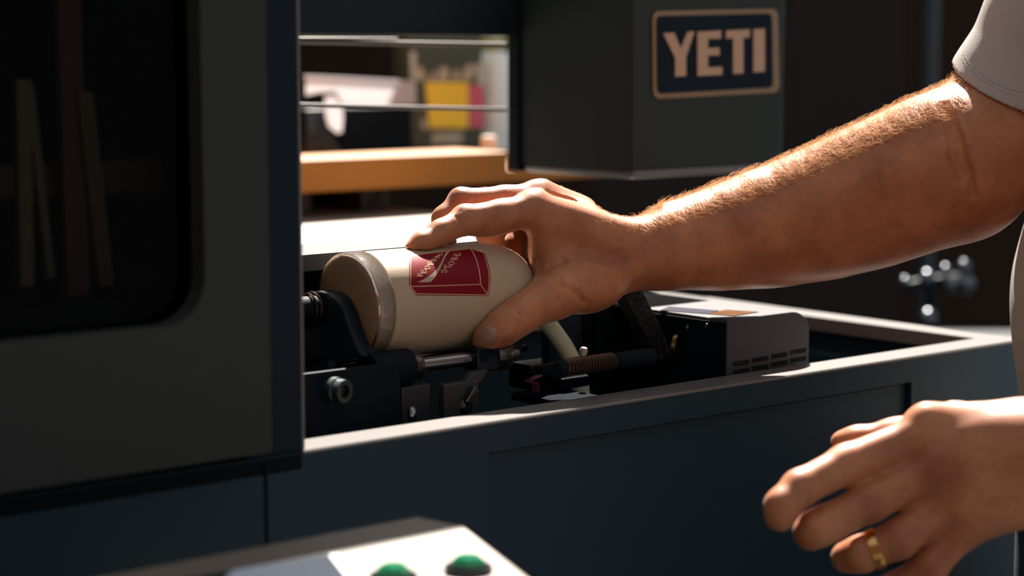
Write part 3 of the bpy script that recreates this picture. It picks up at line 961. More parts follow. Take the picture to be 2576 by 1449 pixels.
cxu = (a[0] + b[0]) / 2; rj = (b[0] - a[0]) / 2
htj = tq(1260, 100, DV)[2] - ZT
mb = MB(); mb.lathe([(0, rj * .9), (.004, rj), (htj * .78, rj), (htj * .88, rj * .8), (htj * .9, rj * .72)], M(cxu, TV + DV + rj, ZT), (0, 0, 1), 32)
mb.build('jar_body', mat('milky blue glass', (.85, .95, .95), .25, var=.15, scale=20), jar, smooth=True)
mb = MB(); mb.lathe([(htj * .9, rj * .78), (htj, rj * .78), (htj * 1.01, rj * .7)], M(cxu, TV + DV + rj, ZT), (0, 0, 1), 32)
mb.build('jar_lid', mat('olive lid', (.25, .25, .08), .4), jar, smooth=True)
q = pv(1230, 352, TV + .08)
cap = empty('cream_pot', M(*inv(q)[:2], wt), 'small cream pot on the rack edge in front of tin and jar', 'pot')
mb = MB(); mb.lathe([(0, .0088), (.011, .0092), (.013, .0085), (.0135, .004)], M(inv(q)[0], TV + .08, wt), (0, 0, 1), 24)
mb.build('pot_body', mat('cream plastic', (.8, .72, .6), .4), cap, smooth=True)
mb = MB(); mb.lathe([(.001, .0095), (.003, .0095), (.003, .009), (.001, .009)], M(inv(q)[0], TV + .08, wt), (0, 0, 1), 24, closed=True)
mb.build('pot_ring', mat('cream plastic', (.8, .72, .6), .4), cap, smooth=True)

# dark cabinets, post and chrome taps at the back right
cab = empty('tool_cabinet', Vector((0.62, 3.3, 0)), 'tall dark brown cabinet in shadow behind the print head', 'cabinet')
x0 = P(1900, 100, 3.2).x; x1 = P(2260, 100, 3.2).x
mb = MB(); mb.box(x0 - .25, x1, 3.2, 3.7, 0, P(2100, -80, 3.2).z)
mb.build('cabinet_body', mat('dark brown cabinet', (.022, .015, .015), .6, var=.15, scale=5, spec=.15), cab, bevel=.004)
mb = MB(); mb.box(x0 - .25, x1 - .2, 3.185, 3.2, .1, P(2100, 95, 3.2).z)
mb.build('cabinet_door', mat('dark brown cabinet', (.040, .026, .024), .6), cab)
mb = MB(); mb.box(x0 - .25, x1 - .2, 3.180, 3.2, P(2100, 97, 3.2).z, P(2100, -70, 3.2).z)
mb.build('cabinet_drawer', mat('navy drawer front', (.006, .010, .018), .5, spec=.15), cab)
pole = empty('steel_pole', Vector((P(2335, 300, 3.12).x, 3.12, 0)), 'slim blue-grey steel pole behind the forearm', 'pole')
px_ = P(2335, 300, 3.12)
mb = MB(); mb.tube([(px_.x, 3.12, 0), (px_.x, 3.12, 2.2)], .012, 16)
mb.build('pole_tube', mat('blue grey steel', (.02, .035, .045), .5, .0), pole, smooth=True)
mb = MB(); mb.tube([(px_.x, 3.12, 0), (px_.x, 3.12, .02)], .06, 24)
mb.build('pole_foot', m_post, pole, smooth=True)
side = empty('side_table', Vector((0.62, 2.75, 0)), 'dark side table behind the tray holding chrome fittings', 'table')
zt = P(2300, 930, 2.7).z
mb = MB(); mb.box(.25, 1.4, 2.45, 3.05, zt - .03, zt)
mb.build('table_top', m_post, side, bevel=.003)
for xx in (.28, 1.32):
    for yy in (2.5, 2.98):
        mb = MB(); mb.box(xx, xx + .04, yy, yy + .04, 0, zt - .03)
        mb.build('leg', m_post, side)
ft = empty('pipe_fitting', Vector((P(2350, 800, 2.7).x, 2.7, zt)), 'chrome pipe fitting with knobs on the dark side table', 'fitting')
m_chrome = mat('chrome', (.13, .14, .16), .25, 1.0)
q = P(2350, 720, 2.7)
mb = MB(); mb.tube([(q.x, 2.7, zt), (q.x, 2.7, q.z)], .008, 16)
mb.build('riser', m_post, ft, smooth=True)
mb = MB(); mb.tube([P(2270, 722, 2.7), P(2320, 712, 2.7), P(2400, 700, 2.7), P(2440, 712, 2.7)], .007, 14)
mb.build('cross_pipe', m_post, ft, smooth=True)
for x, y, r in ((2276, 708, .007), (2332, 700, .011), (2378, 680, .008), (2425, 672, .010), (2392, 716, .010), (2430, 714, .013), (2335, 800, .012)):
    q = P(x, y, 2.69)
    mb = MB()
    mb.lathe([(-r, r * .3), (-r * .8, r * .6), (-r * .4, r * .92), (0, r), (r * .4, r * .92), (r * .8, r * .6), (r, r * .3)], q, (0, 0, 1), 20)
    mb.build('knob', m_chrome, ft, smooth=True)

# ------------------------------------------------------------------ person: signed distance field bodies
class Fld:
    def __init__(s, lo, hi, h):
        s.h = h
        s.lo = np.array(lo, dtype=np.float32)
        n = np.ceil((np.array(hi) - np.array(lo)) / h).astype(int) + 1
        s.n = n
        s.a = np.full(tuple(n), 0.02, dtype=np.float32)
        s.ax = [s.lo[i] + h * np.arange(n[i], dtype=np.float32) for i in range(3)]
    def sub(s, lo, hi):
        i0 = np.maximum(0, np.floor((np.array(lo) - s.lo) / s.h).astype(int))
        i1 = np.minimum(s.n, np.ceil((np.array(hi) - s.lo) / s.h).astype(int) + 1)
        if np.any(i1 <= i0):
            return None
        sl = tuple(slice(a, b) for a, b in zip(i0, i1))
        X = s.ax[0][sl[0]][:, None, None]; Y = s.ax[1][sl[1]][None, :, None]; Z = s.ax[2][sl[2]][None, None, :]
        return sl, X, Y, Z
    def mix(s, sl, d, k, op='add'):
        a = s.a[sl]
        if op == 'add':
            if k > 0:
                hh = np.clip(0.5 + 0.5 * (a - d) / k, 0, 1)
                s.a[sl] = a * (1 - hh) + d * hh - k * hh * (1 - hh)
            else:
                s.a[sl] = np.minimum(a, d)
        else:
            if k > 0:
                hh = np.clip(0.5 - 0.5 * (a + d) / k, 0, 1)
                s.a[sl] = a * (1 - hh) - d * hh + k * hh * (1 - hh)
            else:
                s.a[sl] = np.maximum(a, -d)
    def cone(s, p, q, r0, r1, k=0.006, op='add', flat=None):
        p, q = np.array(p, dtype=np.float32), np.array(q, dtype=np.float32)
        m = max(r0, r1) * (flat[1] if flat and flat[1] > 1 else 1) + (0.02 if op == 'add' else 0.004) + k
        g = s.sub(np.minimum(p, q) - m, np.maximum(p, q) + m)
        if g is None: return
        sl, X, Y, Z = g
        dx, dy, dz = X - p[0], Y - p[1], Z - p[2]
        b = q - p
        L2 = float(b @ b) + 1e-12
        t = np.clip((dx * b[0] + dy * b[1] + dz * b[2]) / L2, 0, 1)
        ex, ey, ez = dx - t * b[0], dy - t * b[1], dz - t * b[2]
        d2 = ex * ex + ey * ey + ez * ez
        if flat:
            n, f = np.array(flat[0], dtype=np.float32), flat[1]
            n = n / np.linalg.norm(n)
            c = ex * n[0] + ey * n[1] + ez * n[2]
            d2 = d2 + c * c * (1 / (f * f) - 1)
        d = np.sqrt(d2) - (r0 + (r1 - r0) * t)
        s.mix(sl, d, k, op)
    def ell(s, c, ax, rad, k=0.006, op='add'):
        c = np.array(c, dtype=np.float32)
        m = max(rad) + 0.02 + k
        g = s.sub(c - m, c + m)
        if g is None: return
        sl, X, Y, Z = g
        dx, dy, dz = X - c[0], Y - c[1], Z - c[2]
        k0 = 0; k1 = 0
        for a, r in zip(ax, rad):
            a = np.array(a, dtype=np.float32); a = a / np.linalg.norm(a)
            t = dx * a[0] + dy * a[1] + dz * a[2]
            k0 = k0 + (t / r) ** 2; k1 = k1 + (t / (r * r)) ** 2
        k0 = np.sqrt(k0); k1 = np.sqrt(k1) + 1e-9
        s.mix(sl, k0 * (k0 - 1) / k1, k, op)
    def chain(s, pts, rad, k=0.006, flat=None):
        for i in range(len(pts) - 1):
            s.cone(pts[i], pts[i + 1], rad[i], rad[i + 1], k, flat=flat)
    def mesh(s):
        a = s.a
        ins = a < 0
        nx, ny, nz = a.shape
        c = np.zeros((nx - 1, ny - 1, nz - 1), dtype=np.uint8)
        for i in (0, 1):
            for j in (0, 1):
                for k in (0, 1):
                    c += ins[i:nx - 1 + i, j:ny - 1 + j, k:nz - 1 + k]
        cells = np.argwhere((c > 0) & (c < 8))
        idx = np.full(c.shape, -1, dtype=np.int32)
        idx[tuple(cells.T)] = np.arange(len(cells))
        acc = np.zeros((len(cells), 3)); cnt = np.zeros(len(cells))
        corners = [(0, 0, 0), (1, 0, 0), (0, 1, 0), (1, 1, 0), (0, 0, 1), (1, 0, 1), (0, 1, 1), (1, 1, 1)]
        for p in range(8):
            for ax_ in range(3):
                if corners[p][ax_]: continue
                q = list(corners[p]); q[ax_] = 1
                A_ = a[tuple((cells + corners[p]).T)].astype(np.float64); B_ = a[tuple((cells + q).T)].astype(np.float64)
                msk = (A_ < 0) != (B_ < 0)
                t = np.where(msk, A_ / np.where(msk, A_ - B_, 1), 0)
                pos = np.array(corners[p], float)[None, :].repeat(len(cells), 0)
                pos[:, ax_] += t
                acc += pos * msk[:, None]; cnt += msk
        vs = s.lo + s.h * (cells + acc / cnt[:, None])
        faces = []
        for ax_ in range(3):
            o1, o2 = [(1, 2), (2, 0), (0, 1)][ax_]
            sl0 = [slice(None)] * 3; sl1 = [slice(None)] * 3
            sl0[ax_] = slice(0, -1); sl1[ax_] = slice(1, None)
            A_, B_ = ins[tuple(sl0)], ins[tuple(sl1)]
            e = np.argwhere(A_ != B_)
            ok = (e[:, o1] > 0) & (e[:, o2] > 0) & (e[:, o1] < a.shape[o1] - 1) & (e[:, o2] < a.shape[o2] - 1)
            e = e[ok]
            fl = A_[tuple(e.T)]
            d1 = np.zeros(3, int); d1[o1] = 1
            d2 = np.zeros(3, int); d2[o2] = 1
            q = np.stack([idx[tuple((e - d1 - d2).T)], idx[tuple((e - d2).T)], idx[tuple(e.T)], idx[tuple((e - d1).T)]], 1)
            q[~fl] = q[~fl][:, ::-1]
            faces.append(q)
        return vs, np.concatenate(faces)

def relax(vs, fs, it=2, lam=0.5):
    e = np.concatenate([fs[:, [0, 1]], fs[:, [1, 2]], fs[:, [2, 3]], fs[:, [3, 0]]])
    for _ in range(it):
        acc = np.zeros_like(vs); cnt = np.zeros(len(vs))
        for a, b in ((0, 1), (1, 0)):
            np.add.at(acc, e[:, a], vs[e[:, b]]); np.add.at(cnt, e[:, a], 1)
        vs = vs + lam * (acc / np.maximum(cnt, 1)[:, None] - vs)
    return vs
def biggest(vs, fs):
    lab = np.arange(len(vs))
    while True:
        m = lab[fs].min(axis=1)
        new = lab.copy()
        for i in range(4):
            np.minimum.at(new, fs[:, i], m)
        new = new[new]
        if np.array_equal(new, lab): break
        lab = new
    u, c = np.unique(lab, return_counts=True)
    keep = lab == u[np.argmax(c)]
    idx = np.cumsum(keep) - 1
    return vs[keep], idx[fs[keep[fs[:, 0]]]]
def np_mesh(name, parts, m, parent):
    vs, fs, n = [], [], 0
    for v, f in parts:
        vs.append(v); fs.append(f + n); n += len(v)
    vs = np.concatenate(vs); fs = np.concatenate(fs)
    me = bpy.data.meshes.new(name)
    me.vertices.add(len(vs)); me.vertices.foreach_set('co', vs.astype(np.float32).ravel())
    me.loops.add(fs.size); me.loops.foreach_set('vertex_index', fs.astype(np.int32).ravel())
    me.polygons.add(len(fs))
    me.polygons.foreach_set('loop_start', np.arange(0, fs.size, 4, dtype=np.int32))
    me.polygons.foreach_set('use_smooth', np.ones(len(fs), dtype=bool))
    me.update(calc_edges=True); me.validate()
    me.materials.append(m)
    o = bpy.data.objects.new(name, me)
    COL.objects.link(o)
    if parent is not None: set_parent(o, parent)
    return o
def normals(vs, fs):
    n = np.cross(vs[fs[:, 2]] - vs[fs[:, 0]], vs[fs[:, 3]] - vs[fs[:, 1]])
    out = np.zeros_like(vs)
    for i in range(4):
        np.add.at(out, fs[:, i], n)
    return out / (np.linalg.norm(out, axis=1)[:, None] + 1e-12)

# skin
def skin_material():
    m = bpy.data.materials.new('skin')
    m.use_nodes = True
    nt = m.node_tree
    b = nt.nodes['Principled BSDF']
    tc = nt.nodes.new('ShaderNodeTexCoord')
    def noise(sc, det=4):
        n = nt.nodes.new('ShaderNodeTexNoise')
        n.inputs['Scale'].default_value = sc; n.inputs['Detail'].default_value = det
        nt.links.new(tc.outputs['Object'], n.inputs['Vector'])
        return n
    n1, n2, n3 = noise(28, 5), noise(160, 3), noise(900, 2)
    r = nt.nodes.new('ShaderNodeValToRGB')
    r.color_ramp.elements[0].position = .30; r.color_ramp.elements[0].color = (0.34, 0.106, 0.043, 1)
    r.color_ramp.elements[1].position = .72; r.color_ramp.elements[1].color = (0.55, 0.220, 0.098, 1)
    nt.links.new(n1.outputs['Fac'], r.inputs[0])
    mx = nt.nodes.new('ShaderNodeMix'); mx.data_type = 'RGBA'; mx.blend_type = 'MULTIPLY'
    r2 = nt.nodes.new('ShaderNodeValToRGB')
    r2.color_ramp.elements[0].position = .30; r2.color_ramp.elements[0].color = (.80, .72, .70, 1)
    r2.color_ramp.elements[1].position = .50; r2.color_ramp.elements[1].color = (1, 1, 1, 1)
    nt.links.new(n2.outputs['Fac'], r2.inputs[0])
    mx.inputs[0].default_value = .6
    nt.links.new(r.outputs[0], mx.inputs[6]); nt.links.new(r2.outputs[0], mx.inputs[7])
    nt.links.new(mx.outputs[2], b.inputs['Base Color'])
    b.inputs['Sheen Weight'].default_value = .15; b.inputs['Sheen Roughness'].default_value = .35
    b.inputs['Roughness'].default_value = .45
    b.inputs['Specular IOR Level'].default_value = .4
    b.inputs['Subsurface Weight'].default_value = .22
    b.inputs['Subsurface Radius'].default_value = (1.0, .30, .14)
    b.inputs['Subsurface Scale'].default_value = .006
    vo = nt.nodes.new('ShaderNodeTexVoronoi'); vo.inputs['Scale'].default_value = 750
    nt.links.new(tc.outputs['Object'], vo.inputs['Vector'])
    ad = nt.nodes.new('ShaderNodeMath'); ad.operation = 'ADD'
    nt.links.new(n3.outputs['Fac'], ad.inputs[0]); nt.links.new(vo.outputs['Distance'], ad.inputs[1])
    bp = nt.nodes.new('ShaderNodeBump'); bp.inputs['Strength'].default_value = .06; bp.inputs['Distance'].default_value = .0012
    nt.links.new(ad.outputs[0], bp.inputs['Height'])
    nt.links.new(bp.outputs['Normal'], b.inputs['Normal'])
    return m
m_skin = skin_material()
m_nail = mat('fingernail', (0.34, 0.15, 0.09), .3, var=.05, Subsurface_Weight=.1)
m_shirt = mat('white cotton jersey', (0.56, 0.50, 0.47), .85, var=.04, scale=20, bump=.25, bscale=1600)
_nt = m_shirt.node_tree
_tr = _nt.nodes.new('ShaderNodeBsdfTranslucent'); _tr.inputs[0].default_value = (.70, .58, .45, 1)
_mx = _nt.nodes.new('ShaderNodeMixShader'); _mx.inputs[0].default_value = .22
_ou = [n for n in _nt.nodes if n.type == 'OUTPUT_MATERIAL'][0]
_nt.links.new(_nt.nodes['Principled BSDF'].outputs[0], _mx.inputs[1]); _nt.links.new(_tr.outputs[0], _mx.inputs[2]); _nt.links.new(_mx.outputs[0], _ou.inputs[0])
m_trouser = mat('dark denim', (0.03, 0.04, 0.06), .8, var=.2)

def mm(px, d): return px * d / F          # pixels at depth -> metres

person = empty('person', Vector((0.52, 1.42, 0)), 'person in white short sleeved shirt reaching in to hold the bottle', 'person')

# ---- right arm and hand
hR = 0.0013
fa = Fld((-0.100, 1.315, 1.070), (0.425, 1.560, 1.345), hR)
# forearm: (px, py centre, radius px, depth)
D_ = [(1600, 640, 88, 1.440), (1650, 628, 94, 1.446), (1712, 616, 102, 1.452), (1800, 603, 119, 1.458), (1890, 583, 133, 1.462), (1967, 566, 145, 1.464), (2076, 535, 160, 1.462), (2190, 495, 172, 1.458), (2300, 452, 178, 1.452), (2400, 408, 176, 1.448)]
pts = [P(x, y, d) for x, y, r, d in D_]; rad = [mm(r, d) for x, y, r, d in D_]
fa.chain(pts, rad, 0.012)
# elbow into upper arm
ua = [(2400, 408, 172, 1.448), (2490, 355, 152, 1.452), (2562, 238, 140, 1.456), (2672, 30, 136, 1.452)]
pts = [P(x, y, d) for x, y, r, d in ua]; rad = [mm(r, d) for x, y, r, d in ua]
fa.chain(pts, rad, 0.018)
fa.ell(P(2440, 470, 1.452), (U, V, Wv), (.034, .036, .034), .02)
# hand: metacarpals and palm
WR = P(1600, 640, 1.440)
mcp = {'i': (1342, 527, 1.402, .0128), 'm': (1356, 499, 1.425, .0120), 'r': (1385, 520, 1.452, .0118), 'p': (1420, 556, 1.474, .0108)}
MC = {k: P(*v[:3]) for k, v in mcp.items()}
for k, (bx, by, bd, br) in {'i': (1575, 608, 1.430, .0165), 'm': (1590, 600, 1.445, .0155), 'r': (1600, 620, 1.462, .0155), 'p': (1605, 655, 1.470, .0150)}.items():
    fa.cone(MC[k], P(bx, by, bd), mcp[k][3], br, .010)
fa.ell(P(1480, 625, 1.432), (RGT, FWD, UPV), (.036, .026, .023), .012)
fa.ell(P(1430, 600, 1.44), (RGT, FWD, UPV), (.024, .028, .018), .010)
# thenar and thumb
th = [(1545, 672, 1.432, .0215), (1460, 708, 1.412, .0200), (1392, 742, 1.397, .0165), (1300, 797, 1.377, .0128), (1262, 823, 1.370, .0122), (1226, 848, 1.366, .0100)]
fa.chain([P(*q[:3]) for q in th], [q[3] for q in th], .007)
fa.ell(P(1480, 722, 1.414), (RGT, FWD, UPV), (.024, .018, .0165), .010)
# web between thumb and index
fa.cone(P(1385, 660, 1.415), P(1372, 570, 1.408), .0135, .013, .012)
fa.cone(P(1400, 700, 1.408), P(1385, 640, 1.415), .0135, .0125, .010)
# fingers
def finger(f, js, k=.0045):
    f.chain([P(*q[:3]) for q in js], [q[3] for q in js], k)
FI = [(1342, 527, 1.402, .0122), (1260, 545, 1.392, .0117), (1172, 553, 1.384, .0100), (1110, 584, 1.372, .0084), (1062, 612, 1.363, .0076), (1042, 627, 1.360, .0066)]
finger(fa, FI)
fa.ell(P(1215, 558, 1.390), (RGT, FWD, UPV), (.0135, .0095, .0105), .005)
FM = [(1356, 499, 1.425, .0118), (1270, 505, 1.417, .0105), (1163, 509, 1.408, .0097), (1118, 550, 1.402, .0084), (1112, 592, 1.398, .0078), (1128, 620, 1.394, .0070)]
finger(fa, FM)
FRg = [(1385, 520, 1.452, .0112), (1262, 548, 1.450, .0105), (1232, 585, 1.446, .0098), (1240, 625, 1.438, .0090), (1252, 660, 1.432, .0082)]
finger(fa, FRg)
FP = [(1420, 556, 1.474, .0105), (1312, 582, 1.470, .0092), (1296, 620, 1.462, .0084), (1304, 655, 1.452, .0076)]
finger(fa, FP)
# knuckles and tendons
fa.ell(P(1336, 505, 1.402), (RGT, FWD, UPV), (.0085, .0075, .0070), .005)
fa.ell(P(1349, 478, 1.424), (RGT, FWD, UPV), (.0085, .0070, .0065), .005)
fa.cone(P(1352, 497, 1.405), P(1530, 556, 1.432), .0040, .0050, .008)
fa.cone(P(1370, 474, 1.428), P(1560, 556, 1.446), .0042, .0050, .008)
fa.ell(P(1168, 538, 1.384), (RGT, FWD, UPV), (.0070, .0065, .0055), .004)
fa.ell(P(1156, 496, 1.408), (RGT, FWD, UPV), (.0065, .0065, .0060), .004)
# valley between the two tendons, wrist hollow, snuffbox
fa.cone(P(1385, 492, 1.410), P(1440, 513, 1.418), .0042, .0030, .004, op='sub')
fa.ell(P(1575, 512, 1.44), (RGT, FWD, UPV), (.020, .030, .0085), .010, op='sub')
fa.cone(P(1500, 640, 1.398), P(1565, 655, 1.405), .0030, .0040, .008, op='sub')
# thumb creases and nail bed
def groove(a, b, r, k=.0015): fa.cone(a, b, r, r, k, op='sub')
def surf(px, py, d0=1.30, d1=1.56):
    """depth of the field surface along a pixel ray"""
    ds = np.arange(d0, d1, .0008)
    r = ray(px, py)
    q = np.array([tuple(CAM + r * float(d)) for d in ds])
    ij = np.round((q - fa.lo) / fa.h).astype(int)
    ok = np.all((ij >= 0) & (ij < fa.n), axis=1)
    for d, i, o in zip(ds, ij, ok):
        if o and fa.a[tuple(i)] < 0:
            return float(d)
    return None
def sgroove(pl, r, k=.002, off=.0004):
    qs = []
    for x, y in pl:
        d = surf(x, y)
        if d: qs.append(P(x, y, d - off))
    for a, b in zip(qs, qs[1:]): groove(a, b, r, k)
sgroove([(1289, 778), (1306, 790), (1316, 806)], .0006, .0012)
sgroove([(1300, 770), (1318, 784), (1330, 800)], .0006, .0012)
sgroove([(1282, 790), (1298, 806), (1306, 822)], .0005, .0012)
sgroove([(1415, 720), (1450, 735), (1470, 760)], .0008, .004)
sgroove([(1362, 690), (1385, 668), (1420, 655)], .0008, .004)
sgroove([(1346, 655), (1352, 690), (1350, 705)], .0007, .003)
sgroove([(2372, 262), (2392, 330), (2400, 390), (2420, 450)], .0020, .005)
sgroove([(2396, 290), (2412, 350), (2436, 430), (2450, 490)], .0018, .005)
sgroove([(1158, 528), (1150, 545), (1157, 575)], .0006, .002)
# keep clear of the bottle
g = fa.sub((-.12, 1.30, 1.06), (.16, 1.56, 1.22))
sl, X, Y, Z = g
bx, by_, bz = X - BC.x, Y - BC.y, Z - BC.z
ss = bx * BAX.x + by_ * BAX.y
qq = bx * V.x + by_ * V.y
rr = np.sqrt(qq * qq + bz * bz)
rp = np.interp(ss, [p[0] for p in prof], [p[1] for p in prof], left=.03, right=.0216)
dd = np.where(ss > s_end + .0175, np.hypot(ss - s_end - .0175, np.maximum(rr - .0216, 0)), rr - rp)
dd = np.where(ss < s_base, np.hypot(s_base - ss, np.maximum(rr - .035, 0)), dd)
fa.a[sl] = np.maximum(fa.a[sl], -(dd - .0004))
vR, fR = biggest(*fa.mesh())
vR = relax(vR, fR, 2, .5)

# ---- left forearm and hand, nearer the lens
hL = 0.0014
fb = Fld((0.125, 1.075, 0.985), (0.46, 1.285, 1.155), hL)
fa_, fa = fa, fb
dL = 1.175
FIl = [(2330, 1092, 1.178, .0125), (2130, 1168, 1.170, .0113), (2012, 1228, 1.158, .0104), (1968, 1272, 1.152, .0098), (1962, 1300, 1.150, .0086)]
finger(fb, FIl, .005)
FMl = [(2370, 1170, 1.172, .0125), (2190, 1262, 1.168, .0112), (2080, 1318, 1.164, .0106), (2044, 1336, 1.162, .0102), (2036, 1342, 1.162, .0088)]
finger(fb, FMl, .005)
FRl = [(2400, 1245, 1.172, .0122), (2260, 1358, 1.168, .0110), (2165, 1394, 1.172, .0104), (2130, 1402, 1.178, .0094)]
finger(fb, FRl, .0045)
FPl = [(2440, 1310, 1.172, .0112), (2340, 1425, 1.172, .0098), (2250, 1480, 1.178, .0090), (2215, 1490, 1.188, .0080)]
finger(fb, FPl, .0045)
for (x, y, d, r), (x2, y2, d2, r2) in (((2330, 1092, 1.178, .0125), (2600, 1085, 1.185, .018)), ((2370, 1170, 1.172, .0125), (2620, 1130, 1.180, .018)), ((2400, 1245, 1.172, .0122), (2640, 1190, 1.180, .018)), ((2440, 1310, 1.172, .0112), (2650, 1240, 1.180, .017))):
    fb.cone(P(x, y, d), P(x2, y2, d2), r, r2, .012)
fb.ell(P(2500, 1180, 1.17), (RGT, FWD, UPV), (.040, .017, .032), .012)
fb.ell(P(2326, 1060, 1.178), (RGT, FWD, UPV), (.0100, .0085, .0080), .006)
fb.cone(P(2335, 1050, 1.176), P(2560, 1050, 1.182), .0080, .0085, .008)
# thumb behind the index
tl = [(2560, 1090, 1.200, .0190), (2400, 1075, 1.215, .0150), (2250, 1098, 1.222, .0105), (2155, 1112, 1.225, .0092), (2118, 1112, 1.228, .0070)]
fb.chain([P(*q[:3]) for q in tl], [q[3] for q in tl], .006)
# wrist and forearm
wl = [(2600, 1140, 1.178, .0275), (2720, 1140, 1.182, .0255), (2880, 1110, 1.20, .029), (3150, 1000, 1.22, .038)]
fb.chain([P(*q[:3]) for q in wl], [q[3] for q in wl], .015)
vL, fL = biggest(*fb.mesh())
vL = relax(vL, fL, 2, .5)

# ---- coarse hidden remainder of both arms under the sleeves
shR, shL = Vector((.50, 1.52, 1.50)), Vector((.55, 1.20, 1.48))
fc = Fld((.28, .98, .95), (.78, 1.74, 1.62), .006)
fc.chain([P(2612, 140, 1.454), P(2672, 30, 1.452), shR], [.038, .040, .05], .01)
eL = Vector((.62, 1.17, 1.14))
fc.chain([P(3000, 1045, 1.21), eL, shL], [.033, .042, .05], .012)
fc.chain([shR, Vector((.60, 1.40, 1.47)), shL], [.055, .09, .055], .03)
fc.cone((.60, 1.40, 1.47), (.56, 1.40, 1.60), .07, .055, .03)
vC, fC = fc.mesh()
body = np_mesh('body', [(vR, fR), (vL, fL), (vC, fC)], m_skin, person)

# ---- shirt: torso and sleeves
ft_ = Fld((.24, .98, .88), (.80, 1.76, 1.62), .006)
ft_.chain([(.50, 1.40, .92), (.50, 1.40, 1.12), (.56, 1.40, 1.40)], [.125, .130, .135], .03, flat=((0, 1, 0), 1.35))
ft_.cone(shR, shL, .075, .075, .05)
eL2 = shL.lerp(eL, .62)
ft_.chain([shL, eL2], [.075, .060], .02)
ft_.cone(shR, shR.lerp(P(2672, 30, 1.452), .6), .078, .062, .02)
vT, fT = ft_.mesh()
vT = relax(vT, fT, 2, .5)
fs_ = Fld((.29, 1.36, 1.165), (.52, 1.60, 1.42), .0018)
fs_.chain([P(2495, 360, 1.452), P(2558, 243, 1.456), P(2662, 38, 1.440), P(2800, -230, 1.43)], [mm(178, 1.45), mm(174, 1.46), mm(172, 1.45), mm(180, 1.46)], .012)
# cut by the hem plane and hollow
h0, h1, h2 = P(2403, 163, 1.456), P(2525, 259, 1.408), P(2448, 216, 1.422)
hn = (h1 - h0).cross(h2 - h0).normalized()
if hn.dot(P(2640, 40, 1.48) - h0) < 0: hn = -hn
sl = (slice(None),) * 3
X = fs_.ax[0][:, None, None]; Y = fs_.ax[1][None, :, None]; Z = fs_.ax[2][None, None, :]
pl = -((X - h0.x) * hn.x + (Y - h0.y) * hn.y + (Z - h0.z) * hn.z)
inner_ = fs_.a + .0042
fs_.a = np.maximum(np.maximum(fs_.a, pl), -np.maximum(inner_, pl - .03))
vS, fS = biggest(*fs_.mesh())
vS = relax(vS, fS, 1, .5)
shirt = np_mesh('shirt', [(vT, fT), (vS, fS)], m_shirt, person)
# trousers and shoes below the frame
fl_ = Fld((.30, 1.10, .0), (.84, 1.70, 1.0), .009)
fl_.cone((.50, 1.40, .96), (.51, 1.40, .86), .13, .14, .03, flat=((0, 1, 0), 1.3))
for yy in (1.30, 1.50):
    fl_.chain([(.51, yy, .86), (.52, yy, .48), (.55, yy, .10)], [.088, .066, .055], .03)
vq, fq = fl_.mesh()
np_mesh('trousers', [(vq, fq)], m_trouser, person)
fsh = Fld((.36, 1.20, .0), (.70, 1.62, .14), .006)
for yy in (1.30, 1.50):
    fsh.chain([(.58, yy, .052), (.52, yy, .05), (.44, yy, .042)], [.045, .045, .038], .02)
vq, fq = fsh.mesh()
np_mesh('shoes', [(vq, fq)], m_black, person)

